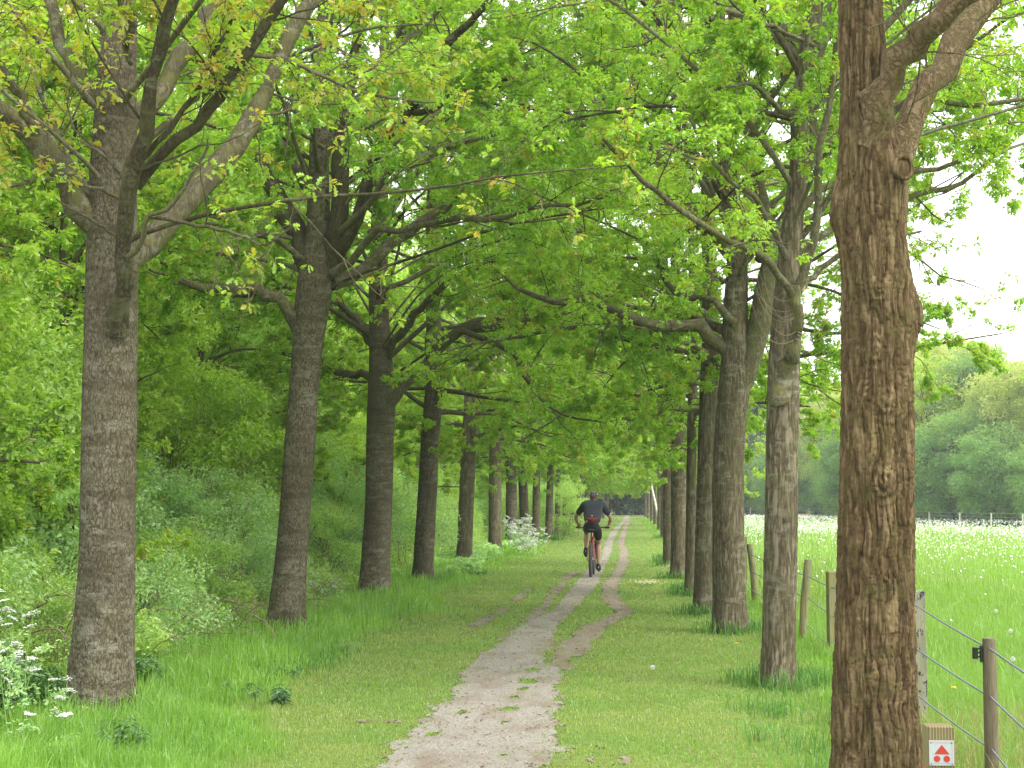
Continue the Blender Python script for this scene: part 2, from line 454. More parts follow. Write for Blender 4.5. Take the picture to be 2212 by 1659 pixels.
def trunk_mesh(acc, prof, sides, rings, mat=0, flare=.35, disp=0.0, dscale=30, dz=.15, seed=0, lobes=5, zflare=.45, lump=.02, extra=None):
    """prof: rows (x, y, z, r)"""
    q = resample(prof, rings)
    a = np.linspace(0, 2 * np.pi, sides, endpoint=False)
    z = q[:, 2]
    h = z - z.min()
    fl = flare * np.exp(-h / (zflare * .45))
    lob = 1 + .35 * np.cos(lobes * a + seed)[None] + .2 * np.cos((lobes + 2) * a + 2.1 * seed)[None]
    r = q[:, 3][:, None] * (1 + fl[:, None] * lob)
    x0 = np.cos(a)[None] * r; y0 = np.sin(a)[None] * r
    pts = np.stack([x0 + q[:, 0:1], y0 + q[:, 1:2], np.repeat(z[:, None], sides, 1)], -1)
    if extra is not None:
        r = r + extra(a[None] + 0 * r, z[:, None] + 0 * r)
    r = r + q[:, 3][:, None] * lump * 2 * (fbm(pts * np.array([5, 5, 2.2]) + seed, 2, seed) - .5) * 2
    r_in = r
    if disp:
        wp = pts + .032 * (np.stack([vnoise(pts * 7, 3), vnoise(pts * 7, 4), vnoise(pts * 7, 5)], -1) - .5)
        s = np.array([dscale, dscale, dscale * dz])
        n1 = 1 - np.abs(2 * vnoise(wp * s, seed + 11) - 1)
        n2 = 1 - np.abs(2 * vnoise(wp * s * 1.9, seed + 12) - 1)
        n0 = fbm(wp * s * np.array([1.6, 1.6, 4]), 3, seed + 15)
        r = r + disp * (.30 - .95 * n1 ** 5 - .45 * n2 ** 4 + .6 * (n0 - .5) + .6 * (fbm(wp * 60, 2, seed + 16) - .5))
        # cross cracks
        n3 = 1 - np.abs(2 * vnoise(wp * np.array([dscale * .6, dscale * .6, dscale * .75]), seed + 13) - 1)
        r = r - disp * .28 * np.clip(n3 - .84, 0, 1) * 6
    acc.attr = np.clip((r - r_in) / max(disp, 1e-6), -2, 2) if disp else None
    pts = np.stack([np.cos(a)[None] * r + q[:, 0:1], np.sin(a)[None] * r + q[:, 1:2], np.repeat(z[:, None], sides, 1)], -1)
    idx = np.arange(rings * sides).reshape(rings, sides); nx = np.roll(idx, -1, 1)
    f = np.stack([idx[:-1], nx[:-1], nx[1:], idx[1:]], -1).reshape(-1, 4)
    acc.add(pts.reshape(-1, 3), f, mat)

def densify_crown(rng, acc, wood, Lp, Lr, kind='mid', leaf=.085, m1=7, m2=5, m3=4, per=6, leafprob=None, matl=1, matw=0, up1=.35, skip_wood_levels=0, t0=.25, len1=.42, sides=5, young=0.0, K3=4):
    """from limbs (n,K,3) grow branches, twigs and leaves. wood: function(P,R,level) placing the first order"""
    B1, R1 = grow(rng, Lp, Lr, m1, t0, 1.0, len1, .95, up1, .20, 7, .6, .35, .7)
    wood(B1, R1, 1)
    B2, R2 = grow(rng, B1, R1, m2, .2, 1.0, .5, .9, .15, .24, 5, .6, .16, .7)
    tubes(acc, B2, np.maximum(R2, .0022), 4, matw)
    B3, R3 = grow(rng, np.concatenate([B2]), R2, m3, .25, 1.05, .5, .85, .1, .25, K3, .7, .07, .8)
    tubes(acc, B3, np.maximum(R3, .0016), 3, matw)
    pos = np.concatenate([B3[:, -1], B3[:, -2], B2[:, -1], B2[:, 2]])
    ax = np.concatenate([B3[:, -1] - B3[:, -2], B3[:, -1] - B3[:, -2], B2[:, -1] - B2[:, -2], B2[:, 2] - B2[:, 1]])
    if leafprob is not None:
        keep = rng.uniform(size=len(pos)) < leafprob(pos)
        pos, ax = pos[keep], ax[keep]
    if young > 0:
        y = rng.uniform(size=len(pos)) < young
        rosettes(acc, rng, pos[y], ax[y], per, leaf, kind, matl + 1)
        pos, ax = pos[~y], ax[~y]
    rosettes(acc, rng, pos, ax, per, leaf, kind, matl)
    return len(pos) * per

GRP_L = 'oaks in the row left of the track'
GRP_R = 'oaks in the row right of the track'

def limb_pts(pts, Y, dY0, dY1):
    n = len(pts); out = []
    for i, p in enumerate(pts):
        y = Y + dY0 + (dY1 - dY0) * i / (n - 1)
        q = P(p[0], p[1], y)
        out.append([*q, p[2] / 2 / F * y * 1.0])
    return np.array(out)

def near_tree(name, label, group, Y, trunk, limbs, seed, bark, bark2, kind='mid', sides=48, rings=220, disp=0, dscale=30, flare=.35, zflare=.45, extra_limbs=None,
              leaf=.085, m=(7, 5, 4), per=6, leafprob=None, young=0.0, trunkextra=None, lobes=5, dz=.15, bare=(), thin=99, fan=None):
    lp0 = leafprob or (lambda p: np.ones(len(p)))
    leafprob = lambda p: lp0(p) * np.where(p[:, 2] > thin, .3, 1)
    rng = np.random.default_rng(seed)
    base = P(trunk[0][0], trunk[0][1], Y); base = G(trunk[0][0], trunk[0][1]) if abs(base[2]) < .25 else np.array([base[0], base[1], 0])
    base = np.array([base[0], Y, 0.0])
    root = tag(new_obj(name, None, loc=base), label, 'tree', group)
    prof = []
    for (x, y, w) in trunk:
        q = P(x, y, Y); prof.append([*q, w / 2 / F * Y])
    prof[0][2] = -.08
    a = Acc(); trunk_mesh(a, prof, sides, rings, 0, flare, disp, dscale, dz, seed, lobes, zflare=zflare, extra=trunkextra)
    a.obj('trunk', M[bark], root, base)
    crown = Acc(); LP = []; LR = []
    for i, lt_ in enumerate(limbs):
        pts, d0, d1 = lt_[:3]; bm_ = lt_[3] if len(lt_) > 3 else bark2
        q = limb_pts(pts, Y, d0, d1); K = 16
        q = resample(q, K)
        q[1:, :3] += rng.normal(size=(K - 1, 3)) * np.minimum(.02, q[1:, 3:4] * .4)
        a = Acc(); big = q[0, 3] > .022
        tubes(a, q[None, :, :3], q[None, :, 3] * (1 + .12 * rng.uniform(-1, 1, (1, K))), 14 if big else 7, cap=True)
        if i not in bare:
            LP.append(q[:, :3]); LR.append(q[:, 3])
            B1, R1 = grow(rng, q[None, :, :3], q[None, :, 3], m[0], .25, 1.0, .42, .9, .35, .2, 7, .55, .35, .7)
            tubes(a, B1, R1, 6)
            B2, R2 = grow(rng, B1, R1, m[1], .2, 1, .5, .9, .12, .24, 5, .6, .16, .7)
            tubes(crown, B2, np.maximum(R2, .0022), 4, 0)
            B3, R3 = grow(rng, B2, R2, m[2], .25, 1.05, .5, .85, .1, .25, 4, .7, .07, .8)
            tubes(crown, B3, np.maximum(R3, .0016), 3, 0)
            pos = np.concatenate([B3[:, -1], B3[:, -2], B2[:, -1], B2[:, 2]])
            ax = np.concatenate([B3[:, -1] - B3[:, -2], B3[:, -1] - B3[:, -2], B2[:, -1] - B2[:, -2], B2[:, 2] - B2[:, 1]])
            if leafprob is not None:
                keep = rng.uniform(size=len(pos)) < leafprob(pos); pos, ax = pos[keep], ax[keep]
            yv = rng.uniform(size=len(pos)) < young
            rosettes(crown, rng, pos[yv], ax[yv], per, leaf, kind, 2)
            rosettes(crown, rng, pos[~yv], ax[~yv], per, leaf, kind, 1)
        o = a.obj('limb', M[bm_], root, base)
    if fan:              # slender limbs fanning up and out from the fork, bare inside and leafy at the ends
        n, h0, h1, ln, rr = fan
        zs = np.array([p[2] for p in prof])
        for k in range(n):
            h = h0 + (h1 - h0) * (k + rng.uniform(0, .9)) / n
            x0 = np.interp(h, zs, [p[0] for p in prof]); y0 = np.interp(h, zs, [p[1] for p in prof])
            az = k * 2.4 + rng.uniform(-.4, .4); el = rng.uniform(.35, 1.15); l_ = ln * rng.uniform(.75, 1.2)
            d = np.array([math.cos(az) * math.cos(el), math.sin(az) * math.cos(el), math.sin(el)]); q = [np.array([x0, y0, h])]; bend = rng.normal(size=3) * .03
            for j in range(13):
                d = unit(d + rng.normal(size=3) * .05 + bend + np.array([math.cos(az) * .02, math.sin(az) * .02, -.035])); q.append(q[-1] + d * l_ / 13)
            q = np.array(q); r0 = rr * rng.uniform(.6, 1.2); r = np.linspace(r0, r0 * .2, 14)
            a = Acc(); tubes(a, q[None], r[None], 8, cap=True)
            densify_crown(rng, crown, lambda B, R, lv: tubes(a, B, R, 5), q[None], r[None], kind, leaf, m[0], m[1], m[2], per, leafprob, young=young, t0=.38, len1=.34)
            a.obj('limb', M['bark_pale' if k % 3 else 'bark_dark'], root, base)
    if extra_limbs:      # procedural limbs of the upper crown, above what the frame shows closely
        n, h0, h1, ln, rr = extra_limbs
        zs = np.array([p[2] for p in prof])
        for k in range(n):
            h = h0 + (h1 - h0) * (k + rng.uniform(0, .8)) / n
            x0 = np.interp(h, zs, [p[0] for p in prof]); y0 = np.interp(h, zs, [p[1] for p in prof])
            az = k * 2.4 + rng.uniform(-.3, .3); el = rng.uniform(.45, .95)
            l_ = ln * (1.1 - .55 * (h - h0) / (h1 - h0)) * rng.uniform(.8, 1.15)
            q = [np.array([x0, y0, h])]; d = np.array([math.cos(az) * math.cos(el), math.sin(az) * math.cos(el), math.sin(el)])
            for j in range(9):
                d = unit(d + rng.normal(size=3) * .09 - np.array([0, 0, .05])); q.append(q[-1] + d * l_ / 9)
            q = np.array(q); r = np.linspace(rr, rr * .25, 10)
            a = Acc(); tubes(a, q[None], r[None], 8)
            densify_crown(rng, crown, lambda B, R, lv: tubes(a, B, R, 5), q[None], r[None], kind, leaf, m[0] + 1, m[1] + 1, m[2], per, leafprob, young=young)
            a.obj('limb', M[bark2], root, base)
    if crown.n:
        crown.obj('crown', [M['twig'], M['leaf'], M['leaf_young']], root, base)
    return root

# ---- crowns shared by the trees farther along the rows (path side = +X)
def make_variant(seed, h0=3.4, H=12.5, n=28, ln=4.2, leaf=.058, m=(8, 6, 4), per=13, kind='oval', prob=None, merge=False, low=8, young=.12, shoots=9, lm='leaf'):
    rng = np.random.default_rng(seed)
    crown = Acc(); limbs = []
    for k in range(n):
        u = (k + rng.uniform(0, .7)) / n
        h = h0 + (H - h0 - .8) * u ** 1.15
        az = k * 2.39996 + rng.uniform(-.35, .35)
        side = math.cos(az)
        el = rng.uniform(.35, .8) + .35 * u
        l_ = ln * (1.12 - .62 * u) * (1 + .22 * max(side, 0)) * rng.uniform(.85, 1.15)
        drp = .07
        if k < low:
            el = rng.uniform(-.05, .35); az = rng.uniform(-1.2, 1.2) if k % 3 else rng.uniform(2.0, 4.3); drp = .085; l_ = ln * rng.uniform(.6, 1.0)
            h = h0 - .35 + .22 * k + rng.uniform(-.15, .15)
        d = np.array([math.cos(az) * math.cos(el), math.sin(az) * math.cos(el), math.sin(el)])
        q = [np.array([0, 0, h])]
        for j in range(11):
            d = unit(d + rng.normal(size=3) * .10 + np.array([0, 0, -drp + (.05 if k < low else 0)])); q.append(q[-1] + d * l_ / 11)
        q = np.array(q); r0 = .040 * (1.15 - .7 * u) * rng.uniform(.8, 1.2); r = np.linspace(r0, r0 * .22, 12)
        r[0] *= 1.35
        a = Acc(); tubes(a, q[None], r[None], 8, cap=True)
        densify_crown(rng, crown, lambda B, R, lv: tubes(a, B, R, 5), q[None], r[None], kind, leaf, m[0], m[1], m[2], per, prob, young=young)
        limbs.append(a)
    if shoots:
        k = shoots * 2; az = rng.uniform(0, 6.28, k); hh = rng.uniform(h0 - 1.1, h0 + 1.2, k); LL = rng.uniform(.5, 1.3, k); t = np.linspace(0, 1, 8)
        q = np.stack([np.cos(az)[:, None] * (.1 + LL[:, None] * t), np.sin(az)[:, None] * (.1 + LL[:, None] * t), hh[:, None] + LL[:, None] * (.35 * t - .45 * t ** 2)], -1)
        q[:, 1:] += rng.normal(size=(k, 7, 3)) * .02
        r = np.repeat(np.linspace(.011, .003, 8)[None], k, 0)
        tubes(crown, q, r, 5, 3)
        densify_crown(rng, crown, lambda B, R, lv: tubes(crown, B, R, 4, 3), q, r, kind, leaf, 4, 3, 3, per, prob, young=young, len1=.5)
    ca = crown.mesh('crown', [M['twig'], M[lm], M['leaf_young'], M['bark_limb']])
    return ca, [a.mesh('limb', [M['bark_limb']]) for a in limbs]

# ---- leaf cloud crowns and bushes (woodland, far trees, thicket)
def cloud(rng, acc, n_cl, per, cen, rad, leaf, clr, kind='oval', mat=0, shell=.55, up=.7, flatz=1.0):
    """clumps spread through an ellipsoid; leaves spread through each clump"""
    u = unit(rng.normal(size=(n_cl, 3))) * (shell + (1 - shell) * rng.uniform(0, 1, (n_cl, 1)) ** .6)
    c = np.array(cen) + u * np.array(rad)
    cr = clr * rng.uniform(.55, 1.35, n_cl)
    p = np.repeat(c, per, 0); r = np.repeat(cr, per)
    w = unit(rng.normal(size=(len(p), 3))) * rng.uniform(.25, 1, (len(p), 1)) ** .6
    w[:, 2] *= .62 * flatz
    p = p + w * r[:, None]
    d = unit(w + rng.normal(size=w.shape) * .7); d[:, 2] -= .15
    upv = np.array([0, 0, up]) + rng.normal(size=w.shape) * .45
    put_leaves(acc, p, d, upv, leaf * rng.uniform(.6, 1.2, len(p)), kind, mat)
    return c

def cloud_tree_mesh(seed, H, rx, zc, rz, n_cl, per, leaf, clr, mat, r0=.10, kind='oval', skirt=True):
    rng = np.random.default_rng(seed)
    cr = Acc(); c = cloud(rng, cr, n_cl, per, (0, 0, zc), (rx, rx, rz), leaf, clr, kind, 1)
    if skirt:
        c2 = cloud(rng, cr, n_cl // 3, per, (0, 0, zc * .55), (rx * .9, rx * .9, rz * .6), leaf, clr, kind, 1)
    tr = Acc()
    prof = [[0, 0, -.1, r0 * 1.25], [rng.normal() * .1, rng.normal() * .1, H * .3, r0], [rng.normal() * .25, rng.normal() * .25, H * .65, r0 * .6], [0, 0, H * .92, r0 * .12]]
    tq = resample(prof, 20)
    tubes(tr, tq[None, :, :3], tq[None, :, 3], 10)
    k = min(len(c), 46); sel = c[rng.permutation(len(c))[:k]]
    st = np.array([np.interp(np.clip(s[2] * .62, H * .18, H * .8), tq[:, 2], tq[:, j]) for s in sel for j in range(3)]).reshape(-1, 3)
    tt = np.linspace(0, 1, 7)[None, :, None]
    bp = st[:, None] * (1 - tt) + sel[:, None] * tt
    bp[:, 1:-1] += rng.normal(size=(k, 5, 3)) * .12
    bp[:, :, 2] += (np.sin(tt[0, :, 0] * np.pi) * -.1 * rz * .3)[None]
    tubes(cr, bp, np.repeat(np.linspace(r0 * .3, r0 * .05, 7)[None], k, 0), 5, 0)
    return tr.mesh('trunk', [M['bark_far']]), cr.mesh('crown', [M['bark_far'], mat])

def bush_mesh(seed, rx, h, n_cl, per, leaf, clr, mat, kind='oval', stems=34):
    rng = np.random.default_rng(seed); cr = Acc()
    c = cloud(rng, cr, n_cl, per, (0, 0, h * .5), (rx, rx, h * .5), leaf, clr, kind, 0, shell=.35)
    st = Acc(); k = min(stems, len(c)); sel = c[:k] * np.array([1.08, 1.08, 1.12])
    b = rng.normal(size=(k, 3)) * np.array([rx * .3, rx * .3, 0]); b[:, 2] = -.03
    tt = np.linspace(0, 1, 8)[None, :, None]
    bp = b[:, None] * (1 - tt) + sel[:, None] * tt
    bp[:, :, 2] += np.sin(tt[0, :, 0] * np.pi)[None] * .25 * h * rng.uniform(.3, 1.2, (k, 1))
    bp[:, 1:] += rng.normal(size=(k, 7, 3)) * .035
    tubes(st, bp, np.repeat(np.linspace(.011, .003, 8)[None], k, 0), 4)
    return cr.mesh('foliage', [mat]), st.mesh('stems', [M['dead_stick']])

# ------------------------------------------------------------------ ground, path, meadow
def sheet(name, pts, z, mat):
    a = Acc(); v = [(x, y, z) for x, y in pts]
    a.v.append(np.array(v, np.float32)); a.f.append((np.array([list(range(len(v)))], np.int32), 0, False)); a.n = len(v)
    return a.obj(name, mat)

gm = NM('ground_soil')
v = gm.mapping((1, 1, 1), objrand=False)
big = gm.noise(v, .35, 4); fine = gm.noise(v, 18, 5, .7); mid = gm.noise(v, 2.3, 4)
colg = gm.ramp(fine, [(.3, (.085, .12, .03)), (.55, (.13, .19, .045)), (.75, (.18, .24, .065))])
colg = gm.mix(gm.ramp(mid, [(.5, (0, 0, 0)), (.72, (.7, .7, .7))]), colg, (.20, .22, .06))
sepx = gm.n('SeparateXYZ'); gm.l(v, sepx.inputs[0])
woods = gm.math('LESS_THAN', gm.math('ADD', sepx.outputs[0], gm.math('MULTIPLY', mid, 1.2)), -4.1)
litter = gm.ramp(gm.noise(v, 30, 4, .7), [(.35, (.035, .03, .015)), (.6, (.10, .085, .045)), (.8, (.17, .15, .08))])
colg = gm.mix(woods, colg, litter)
gm.principled(colg, .95, fine, .8, .03, spec=.1)
tag(sheet('ground', [(-700, -60), (700, -60), (700, 1500), (-700, 1500)], 0.0, gm.m), 'grassy ground under the tree rows', kind='structure')

mm = NM('meadow_ground')
v = mm.mapping((1, 1, 1), objrand=False)
fine = mm.noise(v, 9, 5, .7); mid = mm.noise(v, .22, 4)
c = mm.ramp(fine, [(.3, (.08, .16, .025)), (.5, (.15, .26, .04)), (.72, (.21, .33, .06))])
c = mm.mix(mm.ramp(mid, [(.45, (0, 0, 0)), (.6, (.5, .5, .5))]), c, (.18, .30, .05))
mm.principled(c, .95, fine, .6, .04, spec=.1)
FX = 2.15                       # fence line
mf = [(FX - .1, 2), (FX - .1, 112)] + [tuple(G(x, y)[:2]) for x, y in ((1560, 1116), (1640, 1118), (1760, 1120), (1830, 1124), (2010, 1133), (2080, 1137), (2215, 1140))] + [(60, 78), (60, 2)]
tag(sheet('meadow', mf, .004, mm.m), 'open hay meadow beyond the rope fence', kind='structure')

# path outlines read off the photo and laid on the ground
ML = [(640, 1900), (809, 1659), (851, 1619), (884, 1586), (917, 1549), (971, 1506), (991, 1466), (1037, 1416), (1087, 1383), (1137, 1346), (1194, 1319), (1221, 1286), (1247, 1253), (1275, 1225), (1300, 1203), (1306, 1173), (1319, 1149), (1343, 1126), (1350, 1116), (1353, 1110)]
MR = [(1180, 1900), (1184, 1659), (1196, 1599), (1208, 1499), (1216, 1459), (1172, 1420), (1194, 1389), (1204, 1359), (1237, 1323), (1257, 1299), (1284, 1273), (1304, 1233), (1321, 1193), (1327, 1166), (1337, 1143), (1352, 1126), (1360, 1116), (1359, 1110)]
SIDE = [(1187, 1450, 60), (1220, 1416, 50), (1250, 1389, 48), (1272, 1366, 42), (1297, 1346, 36), (1337, 1334, 24), (1352, 1322, 30), (1330, 1306, 34), (1317, 1279, 28), (1324, 1256, 24), (1337, 1236, 22), (1347, 1213, 19), (1347, 1189, 15), (1341, 1173, 13), (1347, 1153, 11), (1354, 1133, 9), (1358, 1119, 8)]
FAINT = [(1090, 1385, 30), (1125, 1358, 24), (1147, 1339, 22), (1171, 1313, 20), (1192, 1290, 18), (1214, 1263, 16), (1240, 1236, 13)]
FAINT2 = [(1000, 1375, 20), (1030, 1352, 22), (1060, 1330, 20), (1084, 1319, 22), (1114, 1296, 16), (1147, 1269, 13)]
TUFTS = [(1147, 1449, 20, 8), (1137, 1473, 16, 6), (1131, 1490, 14, 5), (1114, 1507, 14, 8), (1102, 1535, 16, 9), (1092, 1561, 9, 5), (998, 1540, 14, 5), (1090, 1634, 12, 4), (935, 1588, 14, 4)]

def to_world(pts):
    w = np.array([G(x, y)[:2] for x, y in pts]); return w[np.argsort(w[:, 1])]

WL, WR = to_world(ML), to_world(MR)
def track_arr(t):
    out = []
    for x, y, w in t:
        g = G(x, y); out.append([g[0], g[1], w / 2 / F * g[1] * 1.12 + .012])
    return resample(np.array([[a, b, 0, c] for a, b, c in out]), 90)[:, [0, 1, 3]]
TS, TF, TF2 = track_arr(SIDE), track_arr(FAINT), track_arr(FAINT2)

def track_val(T, x, y):
    o = np.argsort(T[:, 1]); T = T[o]
    v = np.interp(y, T[:, 1], T[:, 2]) - np.abs(x - np.interp(y, T[:, 1], T[:, 0]))
    return np.where((y < T[0, 1]) | (y > T[-1, 1]), -9.0, v)

def earth(x, y, tracks=True, part=None):
    """signed distance-like value of bare earth (m): > 0 on the path"""
    xl = np.interp(y, WL[:, 1], WL[:, 0]); xr = np.interp(y, WR[:, 1], WR[:, 0])
    p3 = np.stack([x, y * .55, 0 * x], -1)
    n = ((fbm(p3 * 4, 3, 5) - .5) * .26 + (fbm(p3 * 18, 4, 8) - .5) * .24) * np.clip((xr - xl) * 1.1, .3, 1)
    main = np.minimum(x - xl, xr - x)
    side = track_val(TS, x, y)
    brk = (fbm(p3 * 3.1, 3, 41) - .5) * .16
    v = np.maximum(main + n, side + n * .9)
    vm = main + n
    if part == 'main': v = vm
    if part == 'side': v = side + n * 1.3 + np.clip(brk, -.12, .02)
    if tracks and part != 'main':
        f = np.maximum(track_val(TF, x, y), track_val(TF2, x, y))
        v = np.maximum(v, f + n * 2.4 - .035 + (fbm(p3 * 2.4, 2, 33) - .5) * .16)
        # worn patches beside the track
        w = fbm(p3 * 1.7, 3, 31)
        v = np.maximum(v, (w - .80) * 1.3 - .9 * np.clip(np.minimum(np.abs(x - xl), np.abs(x - xr)) - .7, 0, 9) + n * .5)
    for (tx, ty, w, h) in TUFTS:
        g = G(tx, ty); rx = w / F * g[1]; ry = rx * 1.9
        v = np.minimum(v, (np.hypot((x - g[0]) / rx, (y - g[1]) / ry) - 1) * .12 + n * .8)
    return np.where(y > 150, -1, v)

def earth_side(x, y): return np.minimum(earth(x, y, True, 'side'), .004 - earth(x, y, False, 'main'))
def earth_main(x, y): return earth(x, y, False, 'main')

def iso_sheet(name, fn, xs, ys, z, mat):
    X, Yv = np.meshgrid(xs, ys); V = fn(X, Yv)
    verts = []; faces3 = []; faces4 = []; cache = {}
    ny, nx = V.shape
    def gv(i, j):
        k = (i, j)
        if k not in cache: cache[k] = len(verts); verts.append((xs[j], ys[i], z))
        return cache[k]
    def ev(a, b):
        k = (a, b) if a < b else (b, a)
        if k not in cache:
            (i, j), (p, q) = k; va, vb = V[i, j], V[p, q]; t = va / (va - vb)
            cache[k] = len(verts); verts.append((xs[j] + (xs[q] - xs[j]) * t, ys[i] + (ys[p] - ys[i]) * t, z))
        return cache[k]
    pos = V > 0
    cnt = pos[:-1, :-1].astype(int) + pos[1:, :-1] + pos[:-1, 1:] + pos[1:, 1:]
    for i, j in zip(*np.nonzero(cnt)):
        if cnt[i, j] == 4:
            faces4.append((gv(i, j), gv(i, j + 1), gv(i + 1, j + 1), gv(i + 1, j))); continue
        for tri in (((i, j), (i, j + 1), (i + 1, j + 1)), ((i, j), (i + 1, j + 1), (i + 1, j))):
            poly = []
            for k in range(3):
                a, b = tri[k], tri[(k + 1) % 3]
                if pos[a]: poly.append(gv(*a))
                if pos[a] != pos[b]: poly.append(ev(a, b))
            if len(poly) == 3: faces3.append(poly)
            elif len(poly) == 4: faces4.append(poly)
    a = Acc(); a.v.append(np.array(verts, np.float32)); a.n = len(verts)
    if faces3: a.f.append((np.array(faces3, np.int32), 0, False))
    if faces4: a.f.append((np.array(faces4, np.int32), 0, False))
    return a.obj(name, mat)

pm = NM('trodden_sand')
v = pm.mapping((1, .45, 1), objrand=False)
f1 = pm.noise(v, 60, 5, .75); f2 = pm.noise(v, 3.2, 5, .65); f3 = pm.noise(v, .9, 2)
c = pm.ramp(f1, [(.25, (.105, .09, .075)), (.5, (.245, .223, .197)), (.75, (.335, .313, .285))])
c = pm.mix(pm.ramp(f2, [(.46, (0, 0, 0)), (.66, (.75, .75, .75))]), c, (.16, .12, .085))
c = pm.mix(pm.ramp(f3, [(.5, (0, 0, 0)), (.7, (.35, .35, .35))]), c, (.20, .16, .115))
pm.principled(c, .95, pm.math('ADD', f1, f2), .7, .012, spec=.1)
ys = 6.5 + (np.linspace(0, 1, 900) ** 1.9) * 135
xs = np.arange(-3.2, 1.0, .022)
path = iso_sheet('path', earth_main, xs, ys, .006, pm.m)
ps = NM('trodden_earth'); v = ps.mapping((1, .45, 1), objrand=False); f1 = ps.noise(v, 60, 5, .75); f2 = ps.noise(v, 4.5, 5, .65)
c = ps.ramp(f1, [(.25, (.10, .08, .056)), (.5, (.225, .19, .15)), (.75, (.33, .295, .25))])
c = ps.mix(ps.ramp(f2, [(.42, (0, 0, 0)), (.62, (.7, .7, .7))]), c, (.165, .125, .085))
ps.principled(c, .95, ps.math('ADD', f1, f2), .8, .014, spec=.1)
tag(iso_sheet('side_path', earth_side, xs, ys, .0075, ps.m), 'narrow brown side tracks worn beside the sandy one', kind='structure')
tag(path, 'sandy trodden track running straight between the tree rows', kind='structure')

# ---- grass
def blades(acc, rng, x, y, h, w, lean=.35, mat=0, z0=0.0):
    n = len(x); az = rng.uniform(0, 2 * np.pi, n)
    la = rng.uniform(0, 2 * np.pi, n); lm = np.abs(rng.normal(size=n)) * lean
    sx, sy = np.cos(az) * w / 2, np.sin(az) * w / 2
    lx, ly = np.cos(la) * lm * h, np.sin(la) * lm * h
    b = np.stack([x, y, np.full(n, z0)], -1)
    V = np.zeros((n, 5, 3))
    s = np.stack([sx, sy, 0 * sx], -1)
    V[:, 0] = b - s; V[:, 1] = b + s
    mid_ = b + np.stack([lx * .35, ly * .35, h * .6], -1)
    V[:, 2] = mid_ - s * .8; V[:, 3] = mid_ + s * .8
    V[:, 4] = b + np.stack([lx, ly, h * np.maximum(.35, 1 - lm * .5)], -1)
    o = (np.arange(n) * 5)[:, None]
    base = acc.n
    acc.v.append(V.reshape(-1, 3).astype(np.float32)); acc.n += n * 5
    acc.f.append(((o + np.array([[0, 1, 3, 2]]) + base).astype(np.int32), mat, False))
    acc.f.append(((o + np.array([[2, 3, 4]]) + base).astype(np.int32), mat, False))

def sampleY(rng, n, y0, y1):
    u = rng.uniform(size=n); return 1 / (1 / y0 + u * (1 / y1 - 1 / y0))

rg = np.random.default_rng(7)
ga = Acc()
LINE_L = lambda y: -3.62 + 0 * y
def near_trunk(x, y):
    d = np.full(x.shape, 9.0)
    for (bx, by) in TRUNKS: d = np.minimum(d, np.hypot(x - bx, (y - by + .1) * .8))
    return d
TRUNKS = []

